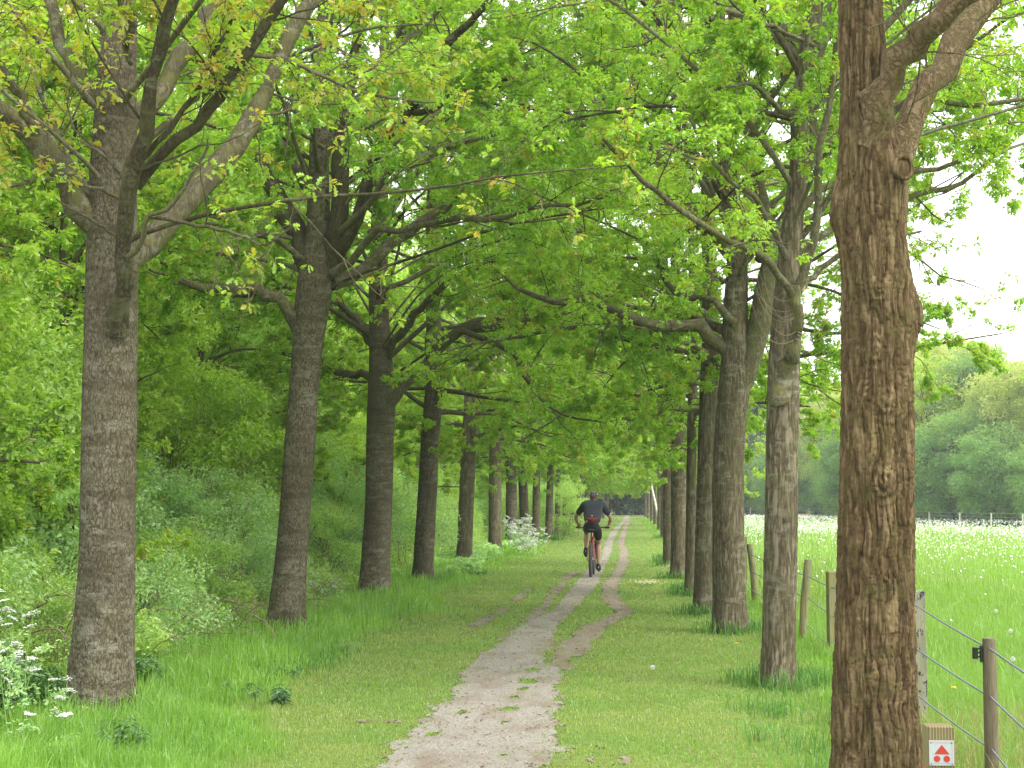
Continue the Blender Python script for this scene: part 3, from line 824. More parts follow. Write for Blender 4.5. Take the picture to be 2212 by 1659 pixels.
# ------------------------------------------------------------------ the near oaks, limb by limb
def lp_left(p):       # the nearest tree carries few leaves on its low inner limbs
    return np.clip((p[:, 2] - 3.0) * .22, .08, .75)
YL1 = gy(1570)
near_tree('oak_tree', 'nearest oak left of the track, dark limb rising up its thick grey trunk', GRP_L, YL1,
    [(216, 1580, 146), (217, 1520, 136), (221, 1430, 127), (230, 1250, 121), (232, 1150, 119), (236, 900, 118), (239, 700, 116), (242, 550, 112), (244, 400, 104), (250, 250, 94), (255, 100, 84), (260, -60, 76), (262, -400, 58), (262, -800, 40), (262, -1300, 12)],
    [([(262, 560, 70), (300, 555, 66), (345, 500, 62), (400, 440, 58), (470, 365, 52), (520, 290, 46), (562, 215, 42), (605, 140, 38), (645, 60, 34), (695, -30, 30), (740, -140, 24), (800, -260, 14)], 0, 1.2),
     ([(240, 520, 62), (170, 440, 60), (120, 350, 58), (60, 285, 54), (0, 240, 50), (-90, 165, 44), (-190, 60, 34), (-300, -60, 20)], 0, -.8),
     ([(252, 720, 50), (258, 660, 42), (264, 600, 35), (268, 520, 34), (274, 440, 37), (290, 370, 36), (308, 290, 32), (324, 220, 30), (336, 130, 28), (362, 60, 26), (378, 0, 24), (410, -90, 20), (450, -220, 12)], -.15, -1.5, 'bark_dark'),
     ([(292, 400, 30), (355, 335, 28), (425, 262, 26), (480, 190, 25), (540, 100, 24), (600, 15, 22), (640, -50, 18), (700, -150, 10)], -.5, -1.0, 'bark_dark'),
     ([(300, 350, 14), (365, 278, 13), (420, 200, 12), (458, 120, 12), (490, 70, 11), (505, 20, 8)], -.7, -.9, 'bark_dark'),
     ([(258, 300, 46), (335, 215, 42), (400, 125, 40), (450, 50, 38), (500, -20, 34), (580, -140, 24)], .1, .9),
     ([(235, 240, 36), (200, 215, 32), (160, 150, 30), (130, 80, 28), (105, 20, 26), (80, -60, 22), (60, -180, 14)], 0, .5),
     ([(75, 285, 24), (60, 265, 22), (35, 195, 20), (0, 145, 18), (-60, 60, 14)], -.5, -.8),
     ([(265, 430, 11), (190, 402, 9), (95, 388, 8), (0, 405, 7), (-90, 420, 4)], -.4, -.9),
     ([(265, 520, 9), (200, 478, 7), (160, 455, 5), (120, 430, 3)], -.4, -.8),
     ([(275, 555, 14), (310, 520, 13), (315, 470, 12), (365, 450, 9), (400, 400, 7), (448, 320, 6), (450, 300, 3)], -.6, -1.0),
     ([(336, 470, 9), (440, 490, 8), (530, 510, 7), (570, 530, 5), (630, 490, 4)], -.4, -1.2),
     ([(285, 140, 12), (270, 100, 15), (285, 60, 15), (262, 20, 14), (255, -20, 10)], -.9, -1.3),
     ([(545, 118, 13), (620, 130, 10), (700, 165, 8), (780, 200, 7), (880, 215, 6), (940, 222, 4)], .6, 1.6),
     ([(190, 420, 22), (150, 340, 12), (100, 240, 12), (60, 120, 10), (40, 20, 8)], .3, 1.2)],
    11, 'bark_grey', 'bark_limb', 'oak', 160, 700, disp=.0045, dscale=58, dz=.55, flare=.26, zflare=.9, extra_limbs=(11, 5.2, 12, 3.9, .048), leaf=.062, m=(7, 5, 4), per=5, leafprob=lp_left, young=.55, thin=5.8, fan=(9, 3.3, 5.2, 4.2, .028), bare=(9, 10), lobes=4)

YL2 = gy(1380)
near_tree('oak_tree', 'second oak left of the track, smooth trunk dividing into a dark candelabra of limbs', GRP_L, YL2,
    [(614, 1385, 83), (620, 1310, 74), (626, 1240, 70), (634, 1150, 68), (645, 1000, 67), (656, 850, 65), (664, 750, 68), (672, 680, 76), (682, 600, 77), (688, 520, 58), (688, 420, 49), (690, 300, 43), (698, 150, 38), (704, 0, 34), (712, -250, 23), (715, -560, 7)],
    [([(655, 730, 34), (632, 690, 30), (614, 655, 26), (570, 632, 24), (500, 622, 22), (430, 618, 18), (380, 600, 13), (320, 583, 6)], 0, -.6),
     ([(560, 628, 14), (510, 640, 14), (450, 610, 13), (400, 590, 12), (360, 570, 8), (300, 560, 4)], -.1, .5),
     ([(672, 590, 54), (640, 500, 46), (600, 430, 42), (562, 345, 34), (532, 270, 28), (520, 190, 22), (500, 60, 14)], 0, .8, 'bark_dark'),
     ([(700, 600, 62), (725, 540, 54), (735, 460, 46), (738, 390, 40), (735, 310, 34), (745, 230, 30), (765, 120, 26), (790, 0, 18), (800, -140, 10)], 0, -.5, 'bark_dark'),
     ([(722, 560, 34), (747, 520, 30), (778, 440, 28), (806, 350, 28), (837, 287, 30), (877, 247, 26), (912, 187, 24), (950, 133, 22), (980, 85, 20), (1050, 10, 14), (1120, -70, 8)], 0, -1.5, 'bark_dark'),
     ([(880, 246, 18), (930, 240, 15), (980, 205, 13), (1040, 180, 11), (1110, 165, 8)], -.4, -1.5),
     ([(715, 610, 40), (760, 590, 30), (800, 560, 26), (877, 505, 25), (950, 455, 23), (1010, 413, 22), (1054, 373, 20), (1094, 337, 18), (1137, 290, 15), (1165, 277, 10)], 0, 2.0),
     ([(720, 590, 22), (760, 560, 18), (800, 505, 16), (850, 498, 15), (920, 488, 14), (1000, 470, 13), (1090, 470, 12), (1160, 445, 10), (1250, 440, 8), (1310, 425, 5), (1400, 420, 3)], -.2, -2.2),
     ([(735, 500, 16), (800, 430, 15), (860, 350, 14), (900, 325, 13), (960, 320, 11), (1030, 300, 8), (1120, 280, 4)], -.2, -2.0),
     ([(655, 560, 14), (600, 520, 13), (540, 500, 12), (470, 470, 9), (400, 440, 5)], -.2, -1.4),
     ([(660, 400, 30), (620, 330, 20), (570, 240, 16), (540, 120, 13), (500, 20, 9)], .1, 1.0),
     ([(702, 330, 24), (745, 250, 18), (800, 180, 16), (850, 90, 12), (900, 0, 8)], 0, 1.2),
     ([(700, 320, 10), (610, 260, 8), (560, 240, 7)], -.3, -.8)],
    12, 'bark_grey', 'bark_limb', 'mid', 100, 420, disp=.003, dscale=50, dz=.5, flare=.28, zflare=.8, extra_limbs=(14, 5.2, 12.5, 4.2, .045), leaf=.055, m=(8, 6, 4), per=8, leafprob=lambda p: np.clip((p[:, 2] - 2.6) * .5, .25, 1), young=.15, thin=8, fan=(16, 3.9, 6.0, 4.6, .030))

YL3 = gy(1297)
near_tree('oak_tree', 'third oak left of the track, one limb arching right over the path', GRP_L, YL3,
    [(809, 1301, 72), (812, 1200, 62), (818, 1100, 60), (821, 950, 60), (824, 850, 60), (822, 760, 50), (818, 660, 44), (818, 560, 40), (822, 400, 34), (828, 200, 26), (834, -60, 14), (838, -200, 5)],
    [([(828, 880, 40), (850, 850, 38), (885, 812, 31), (930, 780, 27), (958, 738, 25), (1000, 715, 23), (1080, 702, 20), (1160, 690, 15), (1250, 668, 8)], 0, -.4),
     ([(826, 860, 24), (800, 815, 20), (760, 808, 17), (700, 800, 13), (650, 770, 10), (600, 760, 5)], 0, 1.2),
     ([(1000, 715, 15), (1060, 735, 13), (1110, 765, 12), (1140, 815, 10), (1165, 860, 8), (1230, 900, 5), (1300, 910, 3)], -.4, -1.6),
     ([(960, 735, 17), (1010, 700, 15), (1090, 690, 15), (1140, 660, 13), (1180, 640, 9), (1250, 610, 5)], -.3, .8),
     ([(830, 780, 20), (880, 700, 18), (930, 640, 15), (1000, 590, 11), (1080, 560, 6)], 0, -1.5),
     ([(815, 760, 20), (770, 690, 16), (710, 640, 12), (640, 600, 7)], 0, 1.4)],
    13, 'bark_grey', 'bark_limb', 'mid', 48, 260, flare=.30, extra_limbs=(18, 3.4, 12, 4.2, .045), leaf=.060, m=(8, 6, 4), per=10, young=.12, fan=(15, 3.3, 6.5, 4.4, .030))

YR1 = 7.9
def r1_extra(a, z):
    """swellings round old branch scars: angle 0 = +X (away to the right), -pi/2 faces the camera"""
    o = 0
    for (zc, ac, amp, sz, sa) in ((R1Z(465), math.radians(188), .055, .16, .55), (R1Z(685), math.radians(-8), .05, .14, .6), (R1Z(545 + 90), math.radians(-95), .012, .07, .5),
                                  (R1Z(760), math.radians(-100), .014, .09, .5), (R1Z(870), math.radians(-85), .014, .07, .5), (R1Z(1045), math.radians(-88), .016, .09, .6), (R1Z(390), math.radians(-45), .03, .12, .5)):
        da = np.angle(np.exp(1j * (a - ac)))
        o = o + amp * np.exp(-((z - zc) / sz) ** 2 - (da / sa) ** 2)
        if amp < .02: o = o + .006 * np.sin(((z - zc) ** 2 * .7 + (da * .2) ** 2) ** .5 * 160) * np.exp(-((z - zc) / sz) ** 2 - (da / sa) ** 2)
    o = o + .018 * np.exp(-(np.angle(np.exp(1j * (a + .75))) / .22) ** 2) * np.clip((3.2 - z) / 1.5, 0, 1)
    return o
def R1Z(y): return P(1890, y, YR1)[2]
r1 = near_tree('oak_tree', 'massive rough-barked oak near the right edge, deeply ridged, with a round branch scar', GRP_R, YR1,
    [(1896, 1740, 172), (1893, 1600, 170), (1890, 1450, 166), (1890, 1250, 160), (1893, 1100, 158), (1895, 900, 154), (1895, 750, 152), (1892, 620, 148), (1886, 520, 140), (1880, 400, 136), (1874, 280, 124), (1866, 180, 104), (1861, 60, 98), (1858, -60, 92), (1855, -300, 76), (1850, -700, 50), (1850, -1000, 20)],
    [([(1865, 330, 76), (1890, 230, 74), (1925, 170, 62), (1970, 110, 58), (2020, 55, 56), (2070, -5, 52), (2140, -90, 42), (2220, -200, 26)], -.06, -.5),
     ([(1890, 560, 84), (1915, 430, 78), (1945, 315, 66), (1985, 225, 60), (2035, 140, 58), (2090, 60, 55), (2135, -5, 52), (2210, -110, 40), (2300, -240, 24)], .02, .9)],
    21, 'bark_rough', 'bark_rough_limb', 'oak', 300, 1300, disp=.0145, dscale=35, dz=.12, flare=.26, zflare=.8, extra_limbs=(9, 5.4, 11, 3.8, .05), leaf=.065, m=(7, 6, 4), per=6, leafprob=lambda p: np.clip((p[:, 2] - 4.0) * .5, 0, .7), thin=5, trunkextra=r1_extra, lobes=6)
# round healed scar with a raised ring
sc = P(1925, 383, YR1); ring = Acc(); ca_ = -math.radians(66)
nrm = np.array([math.cos(ca_), math.sin(ca_), .05]); nrm /= np.linalg.norm(nrm)
ctr = np.array([P(1880, 383, YR1)[0], YR1, sc[2]]) + nrm * .205
e1 = unit(np.cross(nrm, [0, 0, 1])); e2 = np.cross(nrm, e1); t_ = np.linspace(0, 2 * np.pi, 25)
cp = ctr + .05 * (np.cos(t_)[:, None] * e1 + 1.15 * np.sin(t_)[:, None] * e2)
tubes(ring, cp, np.full(25, .012) * (1 + .15 * np.sin(t_ * 3)), 8)
ellipsoid(ring, ctr - nrm * .012, (.045, .05, .015), 0, 14, 6, np.stack([e1, e2, nrm], 1))
kn = ring.obj('branch_scar', M['bark_rough'], r1, (P(1896, 1740, YR1)[0], YR1, 0))

YR2 = gy(1475)
r2 = near_tree('oak_tree', 'slim oak left of the massive one, with a sawn limb stub and thin shoots', GRP_R, YR2,
    [(1680, 1478, 70), (1683, 1350, 70), (1686, 1200, 70), (1689, 1000, 70), (1692, 850, 70), (1696, 720, 64), (1704, 600, 54), (1712, 480, 46), (1721, 400, 42), (1727, 330, 40), (1725, 235, 38), (1738, 165, 38), (1746, 90, 36), (1762, 20, 32), (1770, -100, 28), (1775, -350, 18), (1778, -600, 6)],
    [([(1684, 860, 44), (1694, 810, 34), (1706, 778, 30), (1722, 748, 27), (1724, 715, 24), (1716, 680, 23), (1716, 640, 24), (1722, 622, 22)], -.13, -.42),
     ([(1716, 645, 20), (1700, 612, 18), (1676, 586, 17), (1650, 556, 16), (1600, 530, 15), (1560, 512, 14), (1500, 478, 13), (1440, 430, 12), (1395, 395, 11), (1345, 345, 9), (1300, 300, 7)], -.35, -1.6),
     ([(1718, 640, 22), (1734, 590, 20), (1748, 545, 19), (1762, 480, 18), (1768, 430, 17), (1766, 360, 16), (1778, 290, 16), (1796, 200, 14), (1806, 110, 12), (1815, 20, 9)], -.35, -.9),
     ([(1722, 632, 16), (1745, 605, 14), (1782, 575, 13), (1830, 545, 12), (1900, 520, 9), (1990, 500, 5)], -.3, .3),
     ([(1712, 520, 30), (1735, 440, 22), (1750, 350, 20), (1757, 250, 19), (1772, 140, 18), (1795, 40, 14), (1830, -60, 8)], .05, .7),
     ([(1724, 300, 20), (1735, 190, 18), (1700, 70, 16), (1680, 0, 14), (1650, -90, 9)], 0, .6),
     ([(1738, 250, 16), (1690, 240, 12), (1650, 205, 11), (1615, 180, 9), (1560, 190, 4)], -.1, -1.0),
     ([(1770, 105, 11), (1700, 70, 10), (1640, 50, 9), (1600, 20, 8), (1540, -30, 5)], -.2, -1.6),
     ([(1700, 560, 14), (1660, 470, 12), (1620, 420, 11), (1590, 400, 11), (1540, 350, 8), (1478, 232, 6)], -.3, -1.2),
     ([(1720, 460, 22), (1790, 400, 16), (1880, 390, 14), (1990, 370, 12), (2070, 350, 9), (2160, 300, 6)], .1, 1.0),
     ([(1710, 560, 20), (1790, 500, 16), (1880, 450, 14), (1980, 420, 13), (2070, 400, 10), (2160, 330, 8), (2240, 300, 5)], .1, 2.2),
     ([(1722, 400, 18), (1800, 300, 16), (1900, 240, 14), (2000, 215, 13), (2090, 225, 12), (2212, 215, 9), (2300, 200, 5)], .1, 1.4)],
    22, 'bark_ridge', 'bark_limb', 'mid', 90, 380, disp=.006, dscale=36, dz=.16, flare=.35, extra_limbs=(14, 4.6, 12, 4.1, .042), leaf=.052, m=(8, 6, 4), per=7, leafprob=lambda p: np.clip((p[:, 2] - 2.9) * .5, .1, .85) * np.where((p[:, 0] > 2.6) & (p[:, 2] < 4.0), .12, 1), young=.1, thin=6.8, fan=(15, 3.6, 5.6, 4.3, .027), bare=(0,))
# sawn end of the stub
st = Acc(); c0 = P(1722, 620, YR2 - .36); tubes(st, np.array([c0 - [0, 0, .03], c0 + [.005, -.01, .035]]), np.array([.044, .042]), 14, cap=True)
st.obj('sawn_stub', simple('cut_wood', (.30, .21, .14), .8), r2, (P(1680, 1478, YR2)[0], YR2, 0))
sh = Acc(); rs = np.random.default_rng(5)
for k in range(11):
    a0 = P(1714 + rs.uniform(-6, 6), rs.uniform(640, 735), YR2 - .36); s_ = -1 if k % 3 else 1
    l_ = rs.uniform(.35, .75); t = np.linspace(0, 1, 10)
    pts = a0 + np.stack([s_ * l_ * .62 * np.sin(t * 1.4), -.1 * t * rs.uniform(-1, 1), -.10 * np.sin(t * 3.0) * (1 - t) + l_ * .95 * t ** 2.3], -1)
    tubes(sh, pts, np.linspace(.0035, .0014, 10), 5)
sh.obj('shoots', M['dead_stick'], r2, (P(1680, 1478, YR2)[0], YR2, 0))

YR3 = gy(1362)
near_tree('oak_tree', 'stout forked oak right of the track, its low limb reaching left across the path', GRP_R, YR3,
    [(1580, 1366, 66), (1576, 1280, 70), (1573, 1150, 68), (1574, 1000, 66), (1580, 900, 66), (1588, 820, 68), (1590, 760, 62), (1588, 700, 56), (1592, 600, 48), (1590, 540, 44), (1580, 460, 38), (1566, 360, 32), (1560, 200, 26), (1556, 0, 20), (1550, -250, 8)],
    [([(1586, 780, 36), (1560, 748, 34), (1530, 712, 31), (1495, 703, 28), (1440, 702, 26), (1385, 694, 23), (1330, 672, 20), (1270, 654, 17), (1200, 650, 14), (1140, 632, 10), (1090, 600, 6)], 0, -.3),
     ([(1600, 830, 58), (1622, 770, 52), (1640, 700, 48), (1654, 620, 42), (1664, 545, 38), (1655, 480, 34), (1640, 410, 30), (1622, 330, 28), (1612, 235, 26), (1604, 160, 24), (1590, 80, 22), (1580, -10, 18), (1570, -160, 9)], 0, -.3),
     ([(1588, 560, 34), (1555, 515, 28), (1510, 480, 26), (1474, 460, 22), (1424, 415, 19), (1370, 360, 17), (1320, 317, 15), (1270, 277, 13), (1222, 240, 10), (1180, 215, 5)], 0, -1.4),
     ([(1560, 520, 20), (1520, 470, 18), (1474, 412, 16), (1420, 335, 15), (1370, 283, 14), (1320, 227, 12), (1277, 180, 10), (1230, 140, 8), (1150, 90, 4)], -.2, -2.4),
     ([(1560, 712, 22), (1510, 690, 19), (1460, 690, 14), (1400, 720, 9)], 0, 2.2),
     ([(1640, 560, 22), (1700, 500, 17), (1790, 450, 14), (1880, 430, 11), (1980, 420, 8)], 0, 2.2),
     ([(1590, 700, 20), (1540, 650, 15), (1480, 640, 14), (1440, 610, 12), (1430, 580, 11), (1390, 560, 8), (1330, 555, 5)], -.2, 1.0)],
    23, 'bark_ridge', 'bark_limb', 'mid', 90, 300, disp=.008, dscale=30, dz=.14, flare=.38, extra_limbs=(16, 4.2, 12, 4.1, .045), leaf=.055, m=(8, 6, 4), per=8, leafprob=lambda p: np.clip((p[:, 2] - 2.6) * .6, .15, .95) * np.where((p[:, 0] > 3.4) & (p[:, 2] < 4.6), .12, 1), young=.08, thin=8.6, fan=(15, 3.8, 6.5, 4.4, .030))

# ------------------------------------------------------------------ the rest of both rows
VAR = [make_variant(100), make_variant(101, h0=3.2), make_variant(102, h0=3.7, ln=4.2, young=.2), make_variant(103, h0=3.3)]
FARV = [make_variant(110 + i, kind='oval', leaf=.12, m=(7, 5, 3), per=7, n=18, h0=3.2, young=.2) for i in range(2)]
TRUNKS += [(G(218, 1570)[0], YL1), (G(615, 1380)[0], YL2), (G(808, 1297)[0], YL3), (P(1896, 1740, YR1)[0], YR1), (G(1680, 1475)[0], YR2), (G(1580, 1362)[0], YR3)]
ordn = ['', 'first', 'second', 'third', 'fourth', 'fifth', 'sixth', 'seventh', 'eighth', 'ninth', 'tenth', 'eleventh', 'twelfth', 'thirteenth', 'fourteenth', 'fifteenth', 'sixteenth', 'seventeenth', 'eighteenth', 'nineteenth', 'twentieth']
def row_tree(x, y, w, xt, yt, label, group, side, vi, bark, rot=0.0, sc=1.0, vfork=False, far=False):
    g = G(x, y); Y = g[1]; r = w / 2 / F * Y
    t = P(xt, yt, Y); zt = t[2]; sl = (t[0] - g[0]) / zt
    dx = sl * 4.0
    root = tag(new_obj('oak_tree', None, loc=(g[0], g[1], 0)), label, 'tree', group)
    rs = np.random.default_rng(int(x * 7 + y))
    prof = [[0, 0, -.05, r * 1.04], [sl * 1.2, 0, 1.2, r * 1.02], [sl * 2.6, rs.normal() * .03, 2.6, r * .98], [dx, 0, 4, r * .86], [dx + rs.normal() * .05, 0, 6.5, r * .62], [dx + rs.normal() * .08, 0, 9.5, r * .34], [dx, 0, 12.3, r * .06]]
    if vfork: prof = prof[:3] + [[sl * 3.0 - .1, 0, 3.3, r * .95], [sl * 3 - .32, 0, 4.2, r * .6], [sl * 3 - .42, .05, 6.2, r * .45], [sl * 3 - .3, 0, 9, r * .2], [0, 0, 11, r * .05]]
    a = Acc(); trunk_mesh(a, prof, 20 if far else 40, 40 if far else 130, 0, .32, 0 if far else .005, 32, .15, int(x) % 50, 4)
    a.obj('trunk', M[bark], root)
    if vfork:
        q = resample([[sl * 3.0, 0, 2.9, r * .8], [sl * 3 + .2, 0, 3.3, r * .6], [sl * 3 + .5, 0, 3.9, r * .5], [sl * 3 + 1.0, -.1, 4.5, r * .35], [sl * 3 + 1.7, -.2, 4.95, r * .2], [sl * 3 + 2.6, -.3, 5.1, r * .08]], 14)
        b = Acc(); tubes(b, q[None, :, :3], q[None, :, 3], 10); b.obj('limb', M['bark_limb'], root)
    V_ = FARV[vi % 2] if far else VAR[vi % 4]
    base_rot = (0 if side < 0 else math.pi) + rot
    o = new_obj('crown', V_[0], root, (dx, 0, 0), base_rot); o.scale = (sc, sc, sc)
    if not far or Y < 90:
        for m_ in V_[1]:
            l_ = new_obj('limb', m_, root, (dx, 0, 0), base_rot); l_.scale = (sc, sc, sc)
    TRUNKS.append((g[0], g[1]))
    return root

LEFT = [(912, 1265, 42, 932, 900), (1002, 1218, 33, 1015, 900), (1069, 1194, 27, 1070, 900), (1105, 1176, 24, 1104, 960), (1134, 1168, 20, 1128, 990), (1157, 1171, 16, 1160, 980), (1184, 1167, 15, 1190, 1000),
        (1204, 1155, 12, 1206, 1020), (1222, 1151, 13, 1222, 1020), (1238, 1143, 12, 1239, 1030), (1256, 1137, 9, 1256, 1040), (1268, 1133, 8, 1268, 1045), (1279, 1129, 7, 1279, 1045), (1291, 1125, 7, 1291, 1050), (1303, 1120, 6, 1303, 1055), (1313, 1115, 5, 1313, 1060)]
LLAB = ['fourth oak left of the track, slim brown trunk leaning slightly right', 'fifth oak left of the track, its trunk rising from low leafy plants',
        'sixth oak left of the track, dark ridged trunk before the white flowers', 'forked oak splitting into a V behind the white flowering cow parsley',
        'oak trunk just right of the V-forked oak, half behind white flowers', 'slender oak at the right edge of the white flowers, left of the track', 'slender oak left of the cyclist, last before the leafy shrub on the verge']
for i, t in enumerate(LEFT):
    lab = LLAB[i] if i < len(LLAB) else 'distant slim oak beyond the shrub, %s along in the left row' % ordn[i + 4]
    row_tree(*t, lab, GRP_L, -1, i, 'bark_ridge' if i % 3 else 'bark_grey', rot=[.1, -.3, .25, 0, .4, -.2, .15][i % 7], sc=[1, .96, 1.03, .98][i % 4], vfork=(i == 3), far=i >= 9)
RIGHT = [(1520, 1328, 42, 1532, 800), (1490, 1286, 21, 1494, 950), (1466, 1250, 33, 1466, 950), (1443, 1223, 20, 1441, 980), (1434, 1165, 14, 1434, 1000), (1425, 1147, 10, 1425, 1020), (1416, 1136, 9, 1416, 1030),
         (1408, 1128, 7, 1408, 1040), (1401, 1122, 6, 1401, 1050), (1395, 1117, 5, 1395, 1055)]
RLAB = ['fourth oak right of the track, round knot holes on its grey trunk', 'thin dark oak trunk wedged between two thicker ones right of the track', 'broad pale oak trunk right of the daisies, sixth in the right row',
        'narrow oak trunk just left of the broad pale one in the right row', 'distant oak in the right row, first beyond the gap behind the narrow one']
for i, t in enumerate(RIGHT):
    lab = RLAB[i] if i < len(RLAB) else 'far oak near the end of the right row, %s from the camera' % ordn[i + 4]
    row_tree(*t, lab, GRP_R, 1, i + 2, 'bark_ridge', rot=[.2, -.2, .3, -.1][i % 4], sc=[.98, 1, .95, 1.02][i % 4], far=i >= 5)
# leaning white birch stem between the right-row trunks
b0 = G(1427, 1140); b1 = P(1404, 1035, b0[1]); br = Acc()
root = tag(new_obj('birch_tree', None, loc=b0), 'thin white birch stem leaning left beside the distant right-row trunks', 'tree')
q = resample([[0, 0, -.05, .07], [*(b1 - b0) * .5, .06], [*(b1 - b0), .05], [*((b1 - b0) * 1.5), .03]], 16)
tubes(br, q[None, :, :3], q[None, :, 3], 10); br.obj('trunk', simple('birch_bark', (.55, .52, .46), .7, var=.25, scale=9), root)
cm = Acc(); rb = np.random.default_rng(3); cloud(rb, cm, 18, 60, (b1 - b0) * 1.45, (.8, .8, .9), .07, .3, 'oval', 0); cm.obj('crown', M['leaf'], root)

# ------------------------------------------------------------------ woodland and thicket left of the rows
def place_tree(meshes, x, y, rot, s, name, label, cat, group):
    root = tag(new_obj(name, None, loc=(x, y, 0), rotz=rot), label, cat, group)
    root.scale = (s, s, s)
    for nm_, me in zip(meshes[2], meshes[:2]): new_obj(nm_, me, root)
    return root
rw = np.random.default_rng(42)
TC = ('trunk', 'crown'); BF = ('stems', 'foliage')
WT = [(*cloud_tree_mesh(200, 11, 2.6, 6.6, 4.6, 150, 210, .09, .62, M['leaf_wood'], kind='mid'), TC),
      (*cloud_tree_mesh(201, 10, 2.4, 6.0, 4.4, 150, 210, .085, .6, M['leaf_bush']), TC),
      (*cloud_tree_mesh(202, 9, 2.5, 5.2, 4.0, 150, 210, .09, .62, M['leaf_wood'], kind='mid'), TC),
      (*cloud_tree_mesh(203, 10, 2.8, 5.6, 4.6, 150, 210, .085, .62, M['leaf_blue']), TC)]
wood_pos = []
for y in np.arange(9.5, 118, 3.6):
    for k in range(2):
        wood_pos.append((-8.4 - 3.8 * k + rw.uniform(-1, 1) - (0.6 if y < 20 else 0), y + rw.uniform(-1.2, 1.2)))
kinds = ['yellow-green woodland tree', 'mid-green woodland tree', 'bright leafy woodland tree', 'bluish-green woodland tree']
for i, (x, y) in enumerate(wood_pos):
    v = int(rw.integers(4))
    near = 'behind the nearest oaks' if y < 22 else ('behind the middle of the left row' if y < 55 else 'far down the left side')
    place_tree(WT[v], x, y, rw.uniform(0, 6.28), rw.uniform(.85, 1.15), 'woodland_tree', '%s in the dense wood %s' % (kinds[v], near), 'tree', '%ss %s' % (kinds[v], near))
# low-branched young oaks along the front of the wood
LOWV = make_variant(150, h0=1.5, H=7.4, n=22, ln=2.6, leaf=.058, per=10, low=8, young=.06, kind='mid', lm='leaf_wood')
for i, (x, y, r_) in enumerate([(-6.7, 12.2, 0), (-6.5, 17.4, 2), (-6.5, 23.3, 1), (-6.4, 31, 5), (-6.3, 41, .5), (-6.2, 52, 1.5)]):
    root = tag(new_obj('young_oak_tree', None, loc=(x, y, 0), rotz=r_), 'low-branched young oak at the front of the wood, %s from the camera' % ordn[i + 1], 'tree', 'young oaks at the front of the wood')
    a = Acc(); q = resample([[0, 0, -.05, .07], [.05, 0, 3, .05], [0, 0, 7.4, .012]], 20); tubes(a, q[None, :, :3], q[None, :, 3], 10); a.obj('trunk', M['bark_far'], root)
    new_obj('crown', LOWV[0], root)
    for m_ in LOWV[1]: new_obj('limb', m_, root)
# evergreens that close the far end of the avenue
DT = (*cloud_tree_mesh(210, 10, 2.6, 5.2, 5.2, 90, 120, .28, .9, M['leaf_dark'], .2), TC)
for i in range(15):
    x = -9 + 1.75 * i + rw.uniform(-.4, .4); y = 141 + (i % 3) * 3.2
    place_tree(DT, x, y, rw.uniform(0, 6), rw.uniform(.9, 1.15), 'evergreen_tree', 'dark evergreen closing the far end of the avenue', 'tree', 'dark evergreens at the end of the avenue')

BU = [(*bush_mesh(300, 1.5, 2.3, 90, 230, .056, .32, M['leaf_blue']), BF), (*bush_mesh(301, 1.4, 1.9, 85, 230, .056, .31, M['leaf_bush']), BF),
      (*bush_mesh(302, 1.7, 2.7, 95, 230, .062, .36, M['leaf_bush']), BF), (*bush_mesh(303, 1.5, 1.5, 80, 220, .052, .28, M['leaf_blue']), BF)]
BU = [(b[1], b[0], b[2]) for b in BU]
spec = [(60, 1290, 1, 1.0), (10, 1330, 0, 1.05), (350, 1225, 3, 1.0), (440, 1290, 3, .8), (520, 1230, 1, 1.0), (380, 1200, 2, 1.05), (150, 1230, 2, 1.1), (470, 1195, 0, 1.15), (560, 1175, 2, 1.1), (700, 1185, 0, 1.0), (725, 1215, 1, .7),
        (760, 1170, 1, 1.1), (860, 1175, 0, .95), (880, 1160, 0, 1.1), (955, 1175, 1, .8), (985, 1158, 0, 1.0), (1030, 1158, 1, .9), (1060, 1148, 0, 1.0), (1085, 1136, 2, 1.0), (1140, 1135, 2, 1.2), (1170, 1130, 1, 1.3), (240, 1210, 0, 1.2), (620, 1160, 1, 1.3), (60, 1200, 3, 1.6)]
for i, (x, y, v, s) in enumerate(spec):
    g = G(x, y)
    lab = ['bluish hawthorn bush in the thicket', 'mid-green bramble bush in the thicket', 'tall leafy bush in the thicket', 'low pale bramble mound in the thicket'][v] + (' left of the nearest trunk' if x < 180 else ' between the first two left trunks' if x < 600 else ' between the second and third left trunks' if x < 790 else ' between the third and fifth left trunks' if x < 1000 else ' behind the far left trunks')
    place_tree(BU[v], g[0], g[1], rw.uniform(0, 6.28), s, 'bush', lab, 'bush', lab.split(' in the')[0] + 's of the left thicket')
# the roundish shrub beside the row, left of the cyclist
g = G(1212, 1158)
place_tree(BU[2], g[0], g[1], 1, .95, 'bush', 'rounded green shrub growing against distant left trunks beside the cyclist', 'bush', None)
TS_ = bush_mesh(304, 1.5, 4.4, 170, 190, .072, .34, M['leaf_wood'], kind='mid', stems=60); TSH = (TS_[1], TS_[0], BF)
TS2 = bush_mesh(305, 1.4, 3.8, 150, 190, .068, .32, M['leaf_bush'], kind='mid', stems=60); TSH2 = (TS2[1], TS2[0], BF)
for i, y in enumerate([10.6, 12.9, 15.0, 17.0, 19.3, 21.6, 24, 26.8, 29.8, 33, 36.6, 40.5, 45, 50, 56, 63, 71, 80]):
    t_ = TSH if i % 2 else TSH2
    place_tree(t_, -6.35 - rw.uniform(0, .9), y, rw.uniform(0, 6.28), rw.uniform(.92, 1.12), 'tall_shrub', '%s hazel-like shrub in the wall of green behind the left row, %s back' % ('yellow-green' if i % 2 else 'mid-green', ordn[i + 1]), 'shrub', 'tall shrubs behind the left row')
